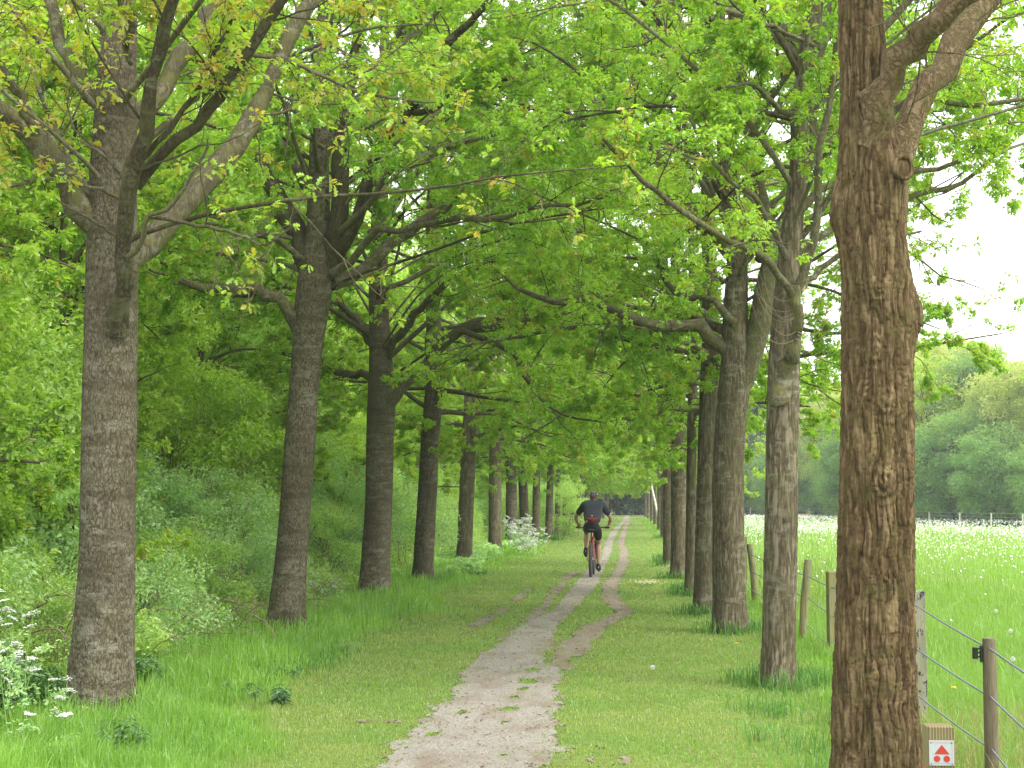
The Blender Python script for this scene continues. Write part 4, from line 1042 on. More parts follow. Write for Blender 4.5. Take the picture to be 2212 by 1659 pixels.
# bank of shrubs pressing up to the row
for i, (x, y, v, s) in enumerate([(-5.0, 15.0, 3, .75), (-5.3, 17.6, 1, .7), (-5.5, 20.0, 0, .85), (-5.5, 22.2, 3, .8), (-5.5, 25.6, 1, .85), (-5.3, 28.0, 0, 1.0), (-5.0, 31.5, 2, .8), (-5.2, 35.5, 0, .95), (-5.0, 40, 1, 1.0), (-5.3, 45, 0, 1.0), (-6.0, 51, 2, .95), (-5.9, 58, 0, 1.0), (-4.8, 66, 1, 1.2), (-4.8, 76, 0, 1.3), (-4.8, 88, 2, 1.2), (-5.0, 13.2, 1, .55), (-5.6, 11.3, 2, .7), (-6.3, 10.0, 0, .95), (-5.4, 9.8, 3, .6)]):
    place_tree(BU[v], x, y, rw.uniform(0, 6.28), s, 'bush', '%s pressing against the left row, %s back' % (['pale bluish shrub', 'mid-green shrub', 'taller leafy shrub', 'low spreading shrub'][v], ordn[i + 1]), 'bush', 'shrubs pressing against the left row')
# second line of thicket to close the gaps
for i, y in enumerate(np.arange(12, 100, 2.6)):
    v = int(rw.integers(4))
    place_tree(BU[v], -6.4 - rw.uniform(0, .9), y, rw.uniform(0, 6.28), rw.uniform(1.0, 1.35), 'bush', ['bluish bush', 'bramble bush', 'tall leafy bush', 'low pale bush'][v] + ' deep in the left thicket under the wood', 'bush', 'bushes of the back thicket')

# ---- trees round the meadow
FT = [(*cloud_tree_mesh(220, 12, 3.6, 7.2, 4.6, 120, 150, .22, 1.0, M['leaf_far'], .22), TC),
      (*cloud_tree_mesh(221, 10, 3.4, 5.4, 4.8, 110, 150, .22, 1.0, M['leaf_far_blue'], .2), TC),
      (*cloud_tree_mesh(222, 13, 3.3, 8.0, 4.6, 120, 140, .22, .95, M['leaf_far_pale'], .22), TC),
      (*cloud_tree_mesh(223, 7, 3.0, 3.4, 3.3, 100, 140, .20, .9, M['leaf_far_blue'], .15), TC)]
far = [  # px x, ground px y, top px y, variant
    (1575, 1110, 930, 1), (1612, 1113, 915, 3), (1655, 1114, 960, 1), (1700, 1116, 960, 3), (1735, 1116, 880, 1), (1762, 1117, 935, 3), (1795, 1118, 845, 2), (1830, 1121, 900, 1), (1640, 1108, 850, 2), (1600, 1106, 860, 1), (1770, 1110, 830, 0), (1845, 1112, 820, 2),
    (1700, 1107, 870, 2), (1560, 1107, 960, 3), (1520, 1107, 930, 1),
    (1895, 1122, 830, 0), (1955, 1125, 790, 0), (2010, 1129, 770, 0), (2075, 1128, 738, 2), (2020, 1120, 735, 0), (2140, 1130, 760, 1), (2195, 1134, 785, 2), (2250, 1134, 770, 0), (2120, 1133, 870, 1), (2060, 1132, 900, 3), (2005, 1130, 960, 3), (2165, 1136, 920, 3),
    (2225, 1137, 930, 3), (2100, 1120, 742, 0), (2310, 1136, 790, 2), (2370, 1138, 800, 1), (2290, 1140, 930, 3), (1930, 1126, 930, 3), (1860, 1122, 930, 3), (2430, 1140, 790, 0)]
fk = ['yellow-green rounded tree', 'bluish-green tree', 'tall pale-leaved tree', 'low bluish bushy tree']
for i, (x, yb, yt, v) in enumerate(far):
    g = G(x, yb); top = P(x, yt, g[1])[2]; H0 = [12.1, 10.4, 12.8, 7.0][v]
    where = 'beyond the meadow, seen between the right-row trunks' if x < 1850 else 'beyond the meadow, right of the massive oak'
    o = place_tree(FT[v], g[0], g[1], rw.uniform(0, 6.28), 1, 'field_tree', '%s %s' % (fk[v], where), 'tree', '%ss %s' % (fk[v], where))
    s = top / H0 * 1.07; o.scale = (max(s, .8), max(s, .8), s)

# ------------------------------------------------------------------ grass
def mow(x, y):
    dl = np.clip((-2.35 - x + (fbm(np.stack([x, y * .4, 0 * x], -1) * 1.3, 2, 61) - .5) * 1.6), 0, 1.0)
    dr = np.clip((x - 1.25 + (fbm(np.stack([x, y * .4, 0 * x], -1) * 1.5, 2, 62) - .5) * .8) / .8, 0, 1)
    return .026 + .20 * dl + .12 * dr
n = 330000
y = sampleY(rg, n, 7.0, 120); x = rg.uniform(-6.2, 2.2, n)
e = earth(x, y)
keep = (e < np.abs(rg.normal(size=n)) ** 2.2 * .05 - .015) & ((x > -4.6) | (rg.uniform(size=n) < .35))
x, y, e = x[keep], y[keep], e[keep]
nt_ = near_trunk(x, y)
keep = nt_ > .16; x, y, e, nt_ = x[keep], y[keep], e[keep], nt_[keep]
h = mow(x, y) * rg.uniform(.5, 1.3, len(x))
h = np.where(e > -.10, np.minimum(h, .022), h) * (.85 + .5 * fbm(np.stack([x, y * .5, 0 * x], -1) * 3, 2, 77))
h = h * (.55 + .9 * fbm(np.stack([x, y * .6, 0 * x], -1) * 7, 2, 78)); w = .0042 * (y / 9) ** .85 * np.where(h > .12, 1.25, 1)
tall = h > .10
a = Acc()
blades(a, rg, x[~tall], y[~tall], h[~tall] * (y[~tall] / 9) ** .15, w[~tall], .75, 0)
blades(a, rg, x[tall], y[tall], h[tall], w[tall], .45, 1)
# dark rank tufts hugging the trunk bases and dotted along the verges
tx, ty, th = [], [], []
for (bx, by) in TRUNKS:
    if by > 70: continue
    k = int(260 if by > 25 else 600)
    r_ = .18 + np.abs(rg.normal(size=k)) * .17; an = rg.uniform(0, 6.28, k)
    tx.append(bx + .08 + np.cos(an) * r_); ty.append(by + np.sin(an) * r_ * 1.2); th.append(rg.uniform(.08, .34, k) * (1 if bx < 0 else .75))
for k in range(46):
    cx_, cy_ = (rg.uniform(-4.4, -2.7) if k % 2 else rg.uniform(.9, 1.9)), sampleY(rg, 1, 8, 45)[0]
    if k % 2 == 0 and cy_ < 9: continue
    m_ = 90; tx.append(cx_ + rg.normal(size=m_) * .13); ty.append(cy_ + rg.normal(size=m_) * .16); th.append(rg.uniform(.08, .2, m_))
tx, ty, th = map(np.concatenate, (tx, ty, th))
k = earth(tx, ty) < -.05; tx, ty, th = tx[k], ty[k], th[k]
blades(a, rg, tx, ty, th, .006 * (ty / 9) ** .8, .5, 2)
# dry straw in the mown turf at the right
k = 5200; sx_ = rg.uniform(.0, 2.0, k); sy_ = sampleY(rg, k, 7.2, 22); ok = (earth(sx_, sy_) < -.08) & (fbm(np.stack([sx_, sy_ * .5, 0 * sx_], -1) * 1.6, 2, 12) > .5)
blades(a, rg, sx_[ok], sy_[ok], rg.uniform(.02, .06, ok.sum()), np.full(ok.sum(), .004), 1.4, 3)
gr = a.obj('grass', [M['grass'], M['grass_tall'], M['grass_tuft'], M['leaf_dry']])
tag(gr, 'short turf by the track rising to long grass along the verges', kind='stuff')

n = 330000
y = sampleY(rg, n, 5.0, 118); x = FX - .15 + rg.uniform(0, 1, n) ** 1.0 * (.42 * y + 1.5)
lim = 120 - np.clip((x - 8) * 2.1, 0, 60)
k = y < lim; x, y = x[k], y[k]
pn = fbm(np.stack([x, y * .4, 0 * x], -1) * .5, 3, 55)
h = (.12 + .22 * pn) * rg.uniform(.5, 1.25, len(x)); w = .005 * (y / 9) ** .85
a = Acc(); blades(a, rg, x, y, h, w, .4, 0, .004)
k = 2500; sx_ = rg.uniform(FX - .3, FX + .8, k); sy_ = rg.uniform(6.2, 10.5, k); blades(a, rg, sx_, sy_, rg.uniform(.12, .36, k), np.full(k, .004), .4, 1)
tag(a.obj('meadow_grass', [M['grass_meadow'], M['leaf_dry']]), 'bright long grass of the hay meadow', kind='stuff')

# white seed heads sprinkled over the meadow, thick in the distance
n = 24000; y = 10 + rg.uniform(size=n) ** .75 * 105; x = FX + rg.uniform(0, 1, n) * (.30 * y + 1)
pn = fbm(np.stack([x, y * .35, 0 * x], -1) * .16, 3, 91)
dens = np.clip((y - 16) / 45, .012, 1) * np.clip((pn - .30) * 4, .06, 1) * np.clip((x - 2) / 6, .15, 1)
k = (rg.uniform(size=n) < dens) & (y < 118 - np.clip((x - 8) * 2.1, 0, 60)); x, y = x[k], y[k]
a = Acc(); oc = np.array([[1, 0, 0], [0, 1, 0], [-1, 0, 0], [0, -1, 0], [0, 0, 1], [0, 0, -1]], float)
of = np.array([[0, 1, 4], [1, 2, 4], [2, 3, 4], [3, 0, 4], [1, 0, 5], [2, 1, 5], [3, 2, 5], [0, 3, 5]])
def puffs(a, c, r, mat):
    V = c[:, None] + oc[None] * r[:, None, None]
    a.add(V.reshape(-1, 3), (of[None] + (np.arange(len(c)) * 6)[:, None, None]).reshape(-1, 3), mat, True)
z = rg.uniform(.22, .40, len(x))
puffs(a, np.stack([x, y, z], -1), rg.uniform(.011, .021, len(x)) * (1 + y / 90), 0)
tag(a.obj('dandelion_clocks', [M['petal']]), 'white dandelion seed heads scattered over the meadow', kind='stuff')

# ---- leafy ground cover along the foot of the thicket
rc = np.random.default_rng(9)
def cover(n, fx, fy, hmax, size, mat, kind='oval'):
    a = Acc(); x = fx(n); y = fy(n)
    x = x + (fbm(np.stack([x, y, 0 * x], -1) * .8, 2, 3) - .5) * 1.2
    hh = hmax * np.clip(fbm(np.stack([x, y * .6, 0 * x], -1) * 1.6, 3, 4) * 1.9 - .35, .1, 1.2)
    z = hh * rc.uniform(.2, 1, n) ** .6
    ok = (near_trunk(x, y) > .27) & (earth(x, y, False) < -.2); x, y, z = x[ok], y[ok], z[ok]; n = len(x)
    d = rc.normal(size=(n, 3)); d[:, 2] = -.2; up = np.array([0, 0, 1.]) + rc.normal(size=(n, 3)) * .4
    put_leaves(a, np.stack([x, y, z], -1), d, up, size * rc.uniform(.5, 1.2, n) * (y / 14) ** .3, kind, 0)
    return a
a = cover(42000, lambda n: -4.45 - rc.uniform(0, 1, n) ** 1.3 * 2.2, lambda n: sampleY(rc, n, 12.5, 80), .60, .062, 0)
tag(a.obj('undergrowth', [M['leaf_bush']]), 'tangled leafy undergrowth along the foot of the thicket', kind='stuff')
a = cover(26000, lambda n: -3.25 - np.abs(rc.normal(size=n)) * .65, lambda n: sampleY(rc, n, 29, 62), .34, .075, 0)
tag(a.obj('ground_cover', [M['leaf_blue']]), 'bluish low plants between the fourth to seventh left trunks', kind='stuff')
a = cover(26000, lambda n: -3.95 - rc.uniform(0, 1, n) * 1.5, lambda n: rc.uniform(8.3, 12.4, n), .46, .065, 0, 'mid')
tag(a.obj('low_weeds', [leaf_mat('weed_leaf', (.045, .115, .04), (.075, .165, .055), (.13, .24, .065), .3, clump=(.10, .21, .05), cs=2.5)]), 'dark leafy weeds at the foot of the nearest left trunk', kind='stuff')

# ---- cow parsley: stems with flat white umbels and feathery leaves
def parsley(name, label, x, y, H, n, spread, seed, group=None, us=.034):
    r = np.random.default_rng(seed); root = tag(new_obj(name, None, loc=(x, y, 0)), label, 'wildflower', group)
    st = Acc(); lf = Acc()
    for k in range(n):
        b = np.array([r.normal() * spread * .35, r.normal() * spread * .35, -.02]); hh = H * r.uniform(.55, 1.0)
        top = b + np.array([r.normal() * spread, r.normal() * spread * .8, hh])
        q = resample([b, b + (top - b) * .5 + r.normal(size=3) * .03, top], 8); tubes(st, q, np.linspace(.006, .003, 8), 5)
        tips = [top]
        for j in range(int(r.integers(2, 5))):
            s0 = q[int(r.integers(3, 7))]; t = s0 + np.array([r.normal() * .10, r.normal() * .10, r.uniform(.08, .2)])
            tubes(st, resample([s0, (s0 + t) / 2 + [0, 0, -.01], t], 5), np.linspace(.0035, .002, 5), 4); tips.append(t)
        for t in tips:
            um = Acc()
            R = us * r.uniform(.7, 1.2); m_ = int(r.integers(9, 14)); tilt = r.normal(size=2) * .45
            for j in range(m_):
                an = 2.4 * j; rr = R * math.sqrt((j + .5) / m_)
                c = t + np.array([rr * math.cos(an), rr * math.sin(an), .02 + tilt[0] * rr * math.cos(an) + tilt[1] * rr * math.sin(an) - rr * rr * 3])
                tubes(st, np.array([t, c]), np.array([.001, .001]), 3)
                pp = c + r.normal(size=(7, 3)) * np.array([.3, .3, .09]) * R * .45
                puffs(um, pp, r.uniform(.08, .14, 7) * R, 0)
            um.obj('umbel', M['petal'], root)
        for j in range(5):
            s0 = q[int(r.integers(1, 6))]; an = r.uniform(0, 6.28); d = np.array([math.cos(an), math.sin(an), .25])
            m_ = 26; t = r.uniform(.15, 1, m_)[:, None]; p = s0 + d * t * .2 + r.normal(size=(m_, 3)) * .022 * t
            put_leaves(lf, p, np.repeat(d[None], m_, 0) + r.normal(size=(m_, 3)) * .7, np.array([0, 0, 1.]) + r.normal(size=(m_, 3)) * .4, .035 * r.uniform(.6, 1.2, m_), 'mid')
    st.obj('stems', M['stem'], root); lf.obj('foliage', M['leaf_blue'], root)
for i, (px, Y, H, n_) in enumerate([(30, 9.4, 1.05, 2), (66, 9.8, .85, 2), (18, 10.3, 1.3, 2), (110, 10.2, .55, 1), (70, 8.9, .5, 1)]):
    g = P(px, 1500, Y)
    parsley('cow_parsley', ['cow parsley in white flower at the left edge, lower head cluster', 'white cow parsley just left of the nearest trunk', 'tallest white cow parsley at the left edge', 'short cow parsley touching the nearest left trunk', 'low cow parsley in front at the left edge'][i], g[0], Y, H, n_, .13, 400 + i, 'cow parsley left of the nearest trunk')
for i, (px, py, H, n_) in enumerate([(1108, 1184, 1.0, 9), (1128, 1186, 1.15, 12), (1146, 1190, .75, 10), (1136, 1202, .5, 8)]):
    g = G(px, py)
    parsley('cow_parsley', ['cow parsley bush in white flower before the V-forked oak', 'tallest of the white cow parsley in the middle distance', 'right-hand white cow parsley of the middle-distance clump', 'low white cow parsley spilling toward the track'][i], g[0], g[1], H, n_, .27, 420 + i, 'cow parsley in the middle distance', us=.065)
g = G(705, 1318); parsley('cow_parsley', 'small cow parsley between the second and third left trunks', g[0], g[1], .42, 4, .18, 430)

# ---- stones and crumbs trodden into the track
n = 5200; y = sampleY(rg, n, 8.0, 40); x = rg.uniform(-2.2, 0, n); k = earth(x, y, False, 'main') > -.04; x, y = x[k], y[k]
a = Acc(); puffs(a, np.stack([x, y, np.full(len(x), .006)], -1), rg.uniform(.002, .0075, len(x)) * (y / 9) ** .3, 0)
tag(a.obj('gravel', [simple('track_grit', (.26, .235, .20), .9, var=.7, scale=5)]), 'loose grit and crumbs on the sandy track', kind='stuff')
# ---- daisies in two patches of the right verge
def daisies(cx_, cy_, n, sx, sy, label, seed):
    r = np.random.default_rng(seed); g = G(cx_, cy_); a = Acc(); s = Acc()
    for k in range(n):
        p = np.array([r.normal() * sx, r.normal() * sy, r.uniform(.05, .09)])
        an = np.linspace(0, 2 * np.pi, 9)[:-1] + r.uniform(0, 1)
        V = [p + [0, 0, .004]] + [p + .024 * np.array([math.cos(b), math.sin(b), .1]) for b in an]
        a.add(V, [[0, j + 1, (j + 1) % 8 + 1] for j in range(8)], 0, False); puffs(a, (p + [0, 0, .006])[None], np.array([.006]), 1)
        tubes(s, np.array([[p[0], p[1], 0], p]), np.array([.0015, .0015]), 3)
    root = tag(new_obj('daisy_patch', None, loc=(g[0], g[1], 0)), label, 'daisies'); a.obj('flowers', [M['petal'], M['yellow_petal']], root); s.obj('stems', M['stem'], root)
daisies(1397, 1265, 70, .18, .35, 'patch of white daisies in the turf right of the side track', 1)
daisies(1443, 1229, 26, .16, .3, 'small group of white daisies at the foot of the broad right trunk', 2)
# single dandelions
for i, (px, py, lab) in enumerate([(1591, 1391, 'single yellow dandelion at the foot of the forked right oak'), (1754, 1268, 'yellow dandelion beside the leaning fence post'), (2061, 1487, 'yellow dandelion below the middle rope by the massive oak'), (2107, 1335, 'yellow dandelion in the meadow right of the square post')]):
    g = G(px, py); g = P(px, py, g[1] * .88); zz = max(g[2], .06)
    root = tag(new_obj('dandelion', None, loc=(g[0], g[1], 0)), lab, 'wildflower', 'yellow dandelions')
    a = Acc(); r = np.random.default_rng(i); m_ = 22; an = r.uniform(0, 6.28, m_)
    put_leaves(a, np.repeat(np.array([[0, 0, zz]]), m_, 0), np.stack([np.cos(an), np.sin(an), r.uniform(.1, .9, m_)], -1), np.array([0, 0, 1.]) + r.normal(size=(m_, 3)) * .2, np.full(m_, .026), 'oval')
    a.obj('flower', M['yellow_petal'], root); a = Acc(); tubes(a, np.array([[.01, 0, 0], [0, 0, zz]]), np.array([.003, .002]), 5); a.obj('stem', M['stem'], root)
for i, (px, py, lab) in enumerate([(1410, 1447, 'lone white dandelion clock in the right turf'), (1984, 1289, 'white seed head by the top rope'), (2151, 1320, 'large dandelion clock right of the top rope'), (2183, 1363, 'white dandelion clock above the round post'), (2187, 1424, 'white dandelion clock right of the round post top')]):
    g = G(px, py); k = .97 if i == 0 else .86; g = P(px, py, g[1] * k); zz = max(g[2], .07)
    root = tag(new_obj('dandelion_clock', None, loc=(g[0], g[1], 0)), lab, 'wildflower', 'dandelion clocks near the fence')
    a = Acc(); r = np.random.default_rng(i); m_ = 70; d = unit(r.normal(size=(m_, 3))); tubes(a, np.stack([np.zeros((m_, 3)) + [0, 0, zz], d * .019 + [0, 0, zz]], 1), np.full((m_, 2), .0004), 3)
    puffs(a, d * .02 + [0, 0, zz], np.full(m_, .0035), 0); a.obj('seed_head', M['petal'], root)
    a = Acc(); tubes(a, np.array([[0, 0, 0], [0, 0, zz]]), np.array([.003, .002]), 5); a.obj('stem', M['stem'], root)

# ---- nettles: dark leafy stems in the left turf
def nettle(px, py, H, label, seed):
    g = G(px, py); r = np.random.default_rng(seed); root = tag(new_obj('nettle', None, loc=(g[0], g[1], 0)), label, 'weed', 'nettles in the left turf')
    s = Acc(); l = Acc()
    for k in range(6):
        b = np.array([r.normal() * .08, r.normal() * .08, 0]); t = b + np.array([r.normal() * .07, r.normal() * .07, H * r.uniform(.6, 1)]); tubes(s, np.array([b, t]), np.array([.003, .002]), 4)
        for j in range(5):
            p = b + (t - b) * (.35 + .65 * j / 4); an = r.uniform(0, 3) + np.array([0, np.pi, np.pi / 2, 3 * np.pi / 2]); m_ = 4
            put_leaves(l, np.repeat(p[None], m_, 0), np.stack([np.cos(an), np.sin(an), -.25 + 0 * an], -1), np.array([0, 0, 1.]) + r.normal(size=(m_, 3)) * .25, r.uniform(.04, .07, m_), 'mid')
    s.obj('stems', M['stem'], root); l.obj('leaves', M['leaf_nettle'], root)
M['leaf_nettle'] = leaf_mat('nettle_leaf', (.05, .12, .04), (.075, .16, .055), (.10, .20, .07), .3)
for i, (px, py, H, lab) in enumerate([(605, 1528, .17, 'dark nettle nearest the track in the left turf'), (520, 1508, .13, 'nettle left of the one nearest the track'), (545, 1455, .13, 'small dark nettle in line with the second trunk'), (355, 1500, .20, 'nettle clump right of the nearest left trunk'),
                                      (330, 1460, .16, 'nettle close behind the clump right of the nearest trunk'), (615, 1465, .10, 'low dark nettle below the second left trunk'), (250, 1640, .26, 'large nettle in front of the nearest trunk'), (165, 1620, .26, 'nettle at the foot of the nearest trunk, left side')]):
    nettle(px, py, H, lab, 500 + i)

# ---- dead sticks and litter
bw = np.random.default_rng(31); k = 620
b = np.stack([bw.uniform(-6.2, -3.9, k), bw.uniform(12.6, 24, k), bw.uniform(0, .35, k) ** 1.2], -1)
dd = unit(bw.normal(size=(k, 3)) * np.array([1, .6, .35])); LL = bw.uniform(.2, .9, k)[:, None, None]; t = np.linspace(0, 1, 7)[None, :, None]
q = b[:, None] + dd[:, None] * LL * t + np.array([0, 0, 1.]) * (LL * .35 * t * (1 - t)); q[:, 1:] += bw.normal(size=(k, 6, 3)) * .01; q[..., 2] = np.maximum(q[..., 2], .02)
a = Acc(); tubes(a, q, np.repeat(np.linspace(.0045, .0015, 7)[None], k, 0) * bw.uniform(.5, 1.3, (k, 1)), 4)
tag(a.obj('brushwood', [M['dead_stick']]), 'fine dead stems tangled in the undergrowth', kind='stuff')
ds = np.random.default_rng(77)
for i, (x0, y0, x1, y1, Y, w) in enumerate([(292, 1282, 480, 1325, 15.5, .012), (340, 1290, 560, 1320, 16.5, .012), (330, 1385, 500, 1368, 15.2, .009), (500, 1368, 590, 1300, 16.2, .009), (480, 1345, 560, 1300, 16.6, .008), (300, 1335, 420, 1336, 15, .009), (80, 1312, 180, 1298, 12.5, .011), (55, 1372, 170, 1398, 11.5, .010), (545, 1330, 600, 1390, 15.6, .008), (140, 1385, 172, 1300, 11.8, .008)]):
    a_, b_ = P(x0, y0, Y), P(x1, y1, Y + ds.uniform(-.4, .4)); m_ = (a_ + b_) / 2 + [0, 0, ds.uniform(.02, .09)]
    q = resample([a_, m_, b_], 12); q[1:-1] += ds.normal(size=(10, 3)) * .008; s = Acc(); tubes(s, q, np.linspace(w, w * .4, 12), 6)
    for j in range(3):
        k = int(ds.integers(3, 10)); tubes(s, resample([q[k], q[k] + ds.normal(size=3) * .05 + (q[-1] - q[0]) * .06, q[k] + ds.normal(size=3) * .1 + (q[-1] - q[0]) * .14], 5), np.linspace(w * .4, w * .15, 5), 4)
    tag(s.obj('dead_branch', M['dead_stick']), 'bare %s dead branch lying in the undergrowth %s' % (['long arching', 'pale straight', 'thin', 'upward-pointing', 'crossing', 'short', 'brown slanting', 'low brown', 'leaning', 'steep'][i], 'left of the nearest trunk' if x0 < 200 else 'between the first two left trunks'), 'dead branch', 'dead branches in the undergrowth')
n = 9000; y = sampleY(rg, n, 7.5, 45); x = rg.uniform(-3.6, 1.9, n); e = earth(x, y); k = (e > -.12) | (rg.uniform(size=n) < .08); k &= (rg.uniform(size=n) < np.where(e > .12, .35, 1)); x, y = x[k], y[k]; m_ = len(x)
a = Acc(); d = rg.normal(size=(m_, 3)); d[:, 2] *= .12; put_leaves(a, np.stack([x, y, np.full(m_, .014)], -1), d, np.array([0, 0, 1.]) + rg.normal(size=(m_, 3)) * .3, rg.uniform(.012, .035, m_) * (y / 9) ** .3, 'oval')
tag(a.obj('leaf_litter', [simple('litter_brown', (.16, .10, .055), .9, var=.6, scale=3)]), 'brown bits of twig and old leaf along the track edges', kind='stuff')

# ------------------------------------------------------------------ rope fence along the meadow
def wood_mat(name, c1, c2, stain=None, algae=None):
    m = NM(name); v = m.mapping((1, 1, .06)); f = m.noise(v, 120, 4, .6); g2 = m.noise(m.mapping((1, 1, .3)), 14, 3)
    c = m.mix(m.ramp(f, [(.35, (0, 0, 0)), (.65, (1, 1, 1))]), c1, c2)
    c = m.mix(m.ramp(g2, [(.45, (0, 0, 0)), (.7, (.5, .5, .5))]), c, tuple(x * .6 for x in c1))
    if algae: c = m.mix(m.ramp(m.noise(m.mapping((1, 1, .15)), 22, 3), [(.5, (0, 0, 0)), (.62, (.7, .7, .7))]), c, algae)
    if stain: c = m.mix(m.ramp(m.noise(m.mapping((1, 1, .5)), 24, 4, .7), [(.56, (0, 0, 0)), (.60, (1, 1, 1))]), c, stain)
    return m.principled(c, .85, f, .5, .004, spec=.15)
M['post'] = wood_mat('post_wood', (.10, .082, .05), (.16, .135, .088))
M['post_pale'] = wood_mat('pale_post_wood', (.16, .16, .105), (.23, .225, .15), stain=(.02, .02, .027))
M['post_green'] = wood_mat('green_post_wood', (.15, .15, .08), (.22, .21, .115), algae=(.24, .18, .04))
M['rope'] = simple('rope_strand', (.065, .075, .09), .7, var=.3, scale=90)
M['black'] = simple('black_plastic', (.012, .012, .013), .35, var=.2)
rf = tag(new_obj('rope_fence', None, loc=(FX, 8.4, 0)), 'low paddock fence of wooden posts and three twisted grey ropes', 'fence')
FO = np.array([FX, 8.4, 0])
posts = [(2137, 8.4, .85, .037, 'r', 'post', 'round post with a black insulator on its side', 0),
         (1976, 10.7, .965, .062, 's', 'post_pale', 'pale square post with black stains behind the massive oak', 0),
         (1800, 15.7, .855, .052, 's', 'post_green', 'greenish square post just left of the massive oak', 0),
         (1739, 17.1, .92, .045, 'r', 'post_green', 'split post leaning right with an orange streak', .055),
         (1630, 23.4, .90, .052, 'r', 'post_green', 'round post leaning left with a yellow streak', -.06),
         (1608, 26.9, .92, .058, 's', 'post_green', 'square post half behind the stout forked oak', 0),
         (1566, 33.5, .9, .05, 'r', 'post_green', None, 0), (1530, 40, .9, .05, 'r', 'post_green', None, 0)]
tops = []
for (px, Y, H, r, kind, mat, lab, lean) in posts:
    x = P(px, 1400, Y)[0]; a = Acc()
    if kind == 'r':
        q = np.array([[x - lean * .5, Y, -.1], [x, Y, H * .5], [x + lean * .9, Y, H - .012], [x + lean * .9, Y, H]])
        tubes(a, q, np.array([r * 1.04, r, r * .97, r * .88]), 20, cap=True)
        if lean: box(a, (x + lean * .35 - r * .2, Y - r * .99, H * .62), (.008, .006, H * .6), 0)
    else: box(a, (x, Y, H / 2 - .05), (2 * r, 2 * r, H + .1), 0, .15, .006)
    o = a.obj('post', M[mat], rf, FO)
    if lab: o['label'] = lab
    tops.append((x + lean * .9, Y, H, r))
tops.insert(0, (P(2320, 1400, 6.2)[0], 6.2, .85, .04)); 
def rope(hts):
    a = Acc(); pts = []
    for i, (x, Y, H, r) in enumerate(tops): pts.append([x - r * .2, Y - r if i != 2 else Y, hts[min(i, len(hts) - 1)]])
    P_ = []
    for a_, b_ in zip(pts[:-1], pts[1:]):
        a_, b_ = np.array(a_), np.array(b_); ln = np.linalg.norm(b_ - a_); k = int(ln / .012); t = np.linspace(0, 1, k, endpoint=False)[:, None]
        s = a_ * (1 - t) + b_ * t; s[:, 2] -= (4 * t * (1 - t))[:, 0] * .004 * ln; P_.append(s)
    c = np.concatenate(P_); s_ = np.concatenate([[0], np.cumsum(np.linalg.norm(np.diff(c, axis=0), axis=1))]); T = unit(np.gradient(c, axis=0))
    N = unit(np.cross(T, [0, 0, 1])); B = np.cross(T, N)
    for ph in (0, np.pi):
        w_ = s_ / .042 * 2 * np.pi + ph
        tubes(a, c + .0030 * (np.cos(w_)[:, None] * N + np.sin(w_)[:, None] * B), np.full(len(c), .0033), 5, mat=0 if ph == 0 else 1)
    return a.obj('rope', [M['rope'], M['rope_light']], rf, FO)
M['rope_light'] = simple('rope_light', (.16, .18, .20), .7, var=.2, scale=90)
rope([.80, .80, .885, .70, .74, .76, .78, .78]); rope([.53, .545, .59, .42, .50, .52, .55]); rope([.24, .27, .28, .08, .2, .24, .26])
x, Y, H, r = tops[1]; a = Acc()
z_ = P(2120, 1412, Y)[2]
box(a, (x - r - .006, Y, z_), (.012, .03, .088), 0, 0, .002)
box(a, (x - r - .038, Y, z_ + .004), (.026, .03, .062), 0, 0, .005)
for dz in (-.018, .004, .026): box(a, (x - r - .018, Y, z_ + dz + .002), (.02, .016, .010), 0)
a.obj('insulator', M['black'], rf, FO)['label'] = 'black plastic rope insulator'

# thin wire fence along the far edge of the meadow
wf = tag(new_obj('wire_fence', None, loc=(*G(2007, 1134)[:2], 0)), 'thin wire fence on pale posts along the far edge of the meadow', 'fence'); WO = np.array([*G(2007, 1134)[:2], 0])
pp = []
for px, py in ((1560, 1114), (1621, 1117), (1685, 1118), (1748, 1121), (1811, 1124), (1876, 1127), (1942, 1131), (2007, 1135), (2073, 1139), (2141, 1141), (2209, 1144), (2280, 1147)):
    g = G(px, py); a = Acc(); tubes(a, np.array([[g[0], g[1], 0], [g[0] + .02, g[1], .80]]), np.array([.045, .04]), 8, cap=True); a.obj('post', M['post_far'] if 'post_far' in M else M.setdefault('post_far', simple('far_post', (.42, .40, .30), .9)), wf, WO); pp.append(g)
pp = np.array(pp)
for h in (.35, .58, .78):
    a = Acc(); q = pp.copy(); q[:, 2] = h; tubes(a, q, np.full(len(q), .006), 4); a.obj('wire', simple('wire', (.25, .26, .27), .5), wf, WO)
g = G(1722, 1122); a = Acc(); ellipsoid(a, (g[0], g[1] + 1, -.1), (2.3, 1.2, .5), 0, 20, 8)
tag(a.obj('earth_mound', simple('bare_earth', (.30, .20, .15), .95, scale=2)), 'low mound of bare brown earth at the meadow edge', 'mound')

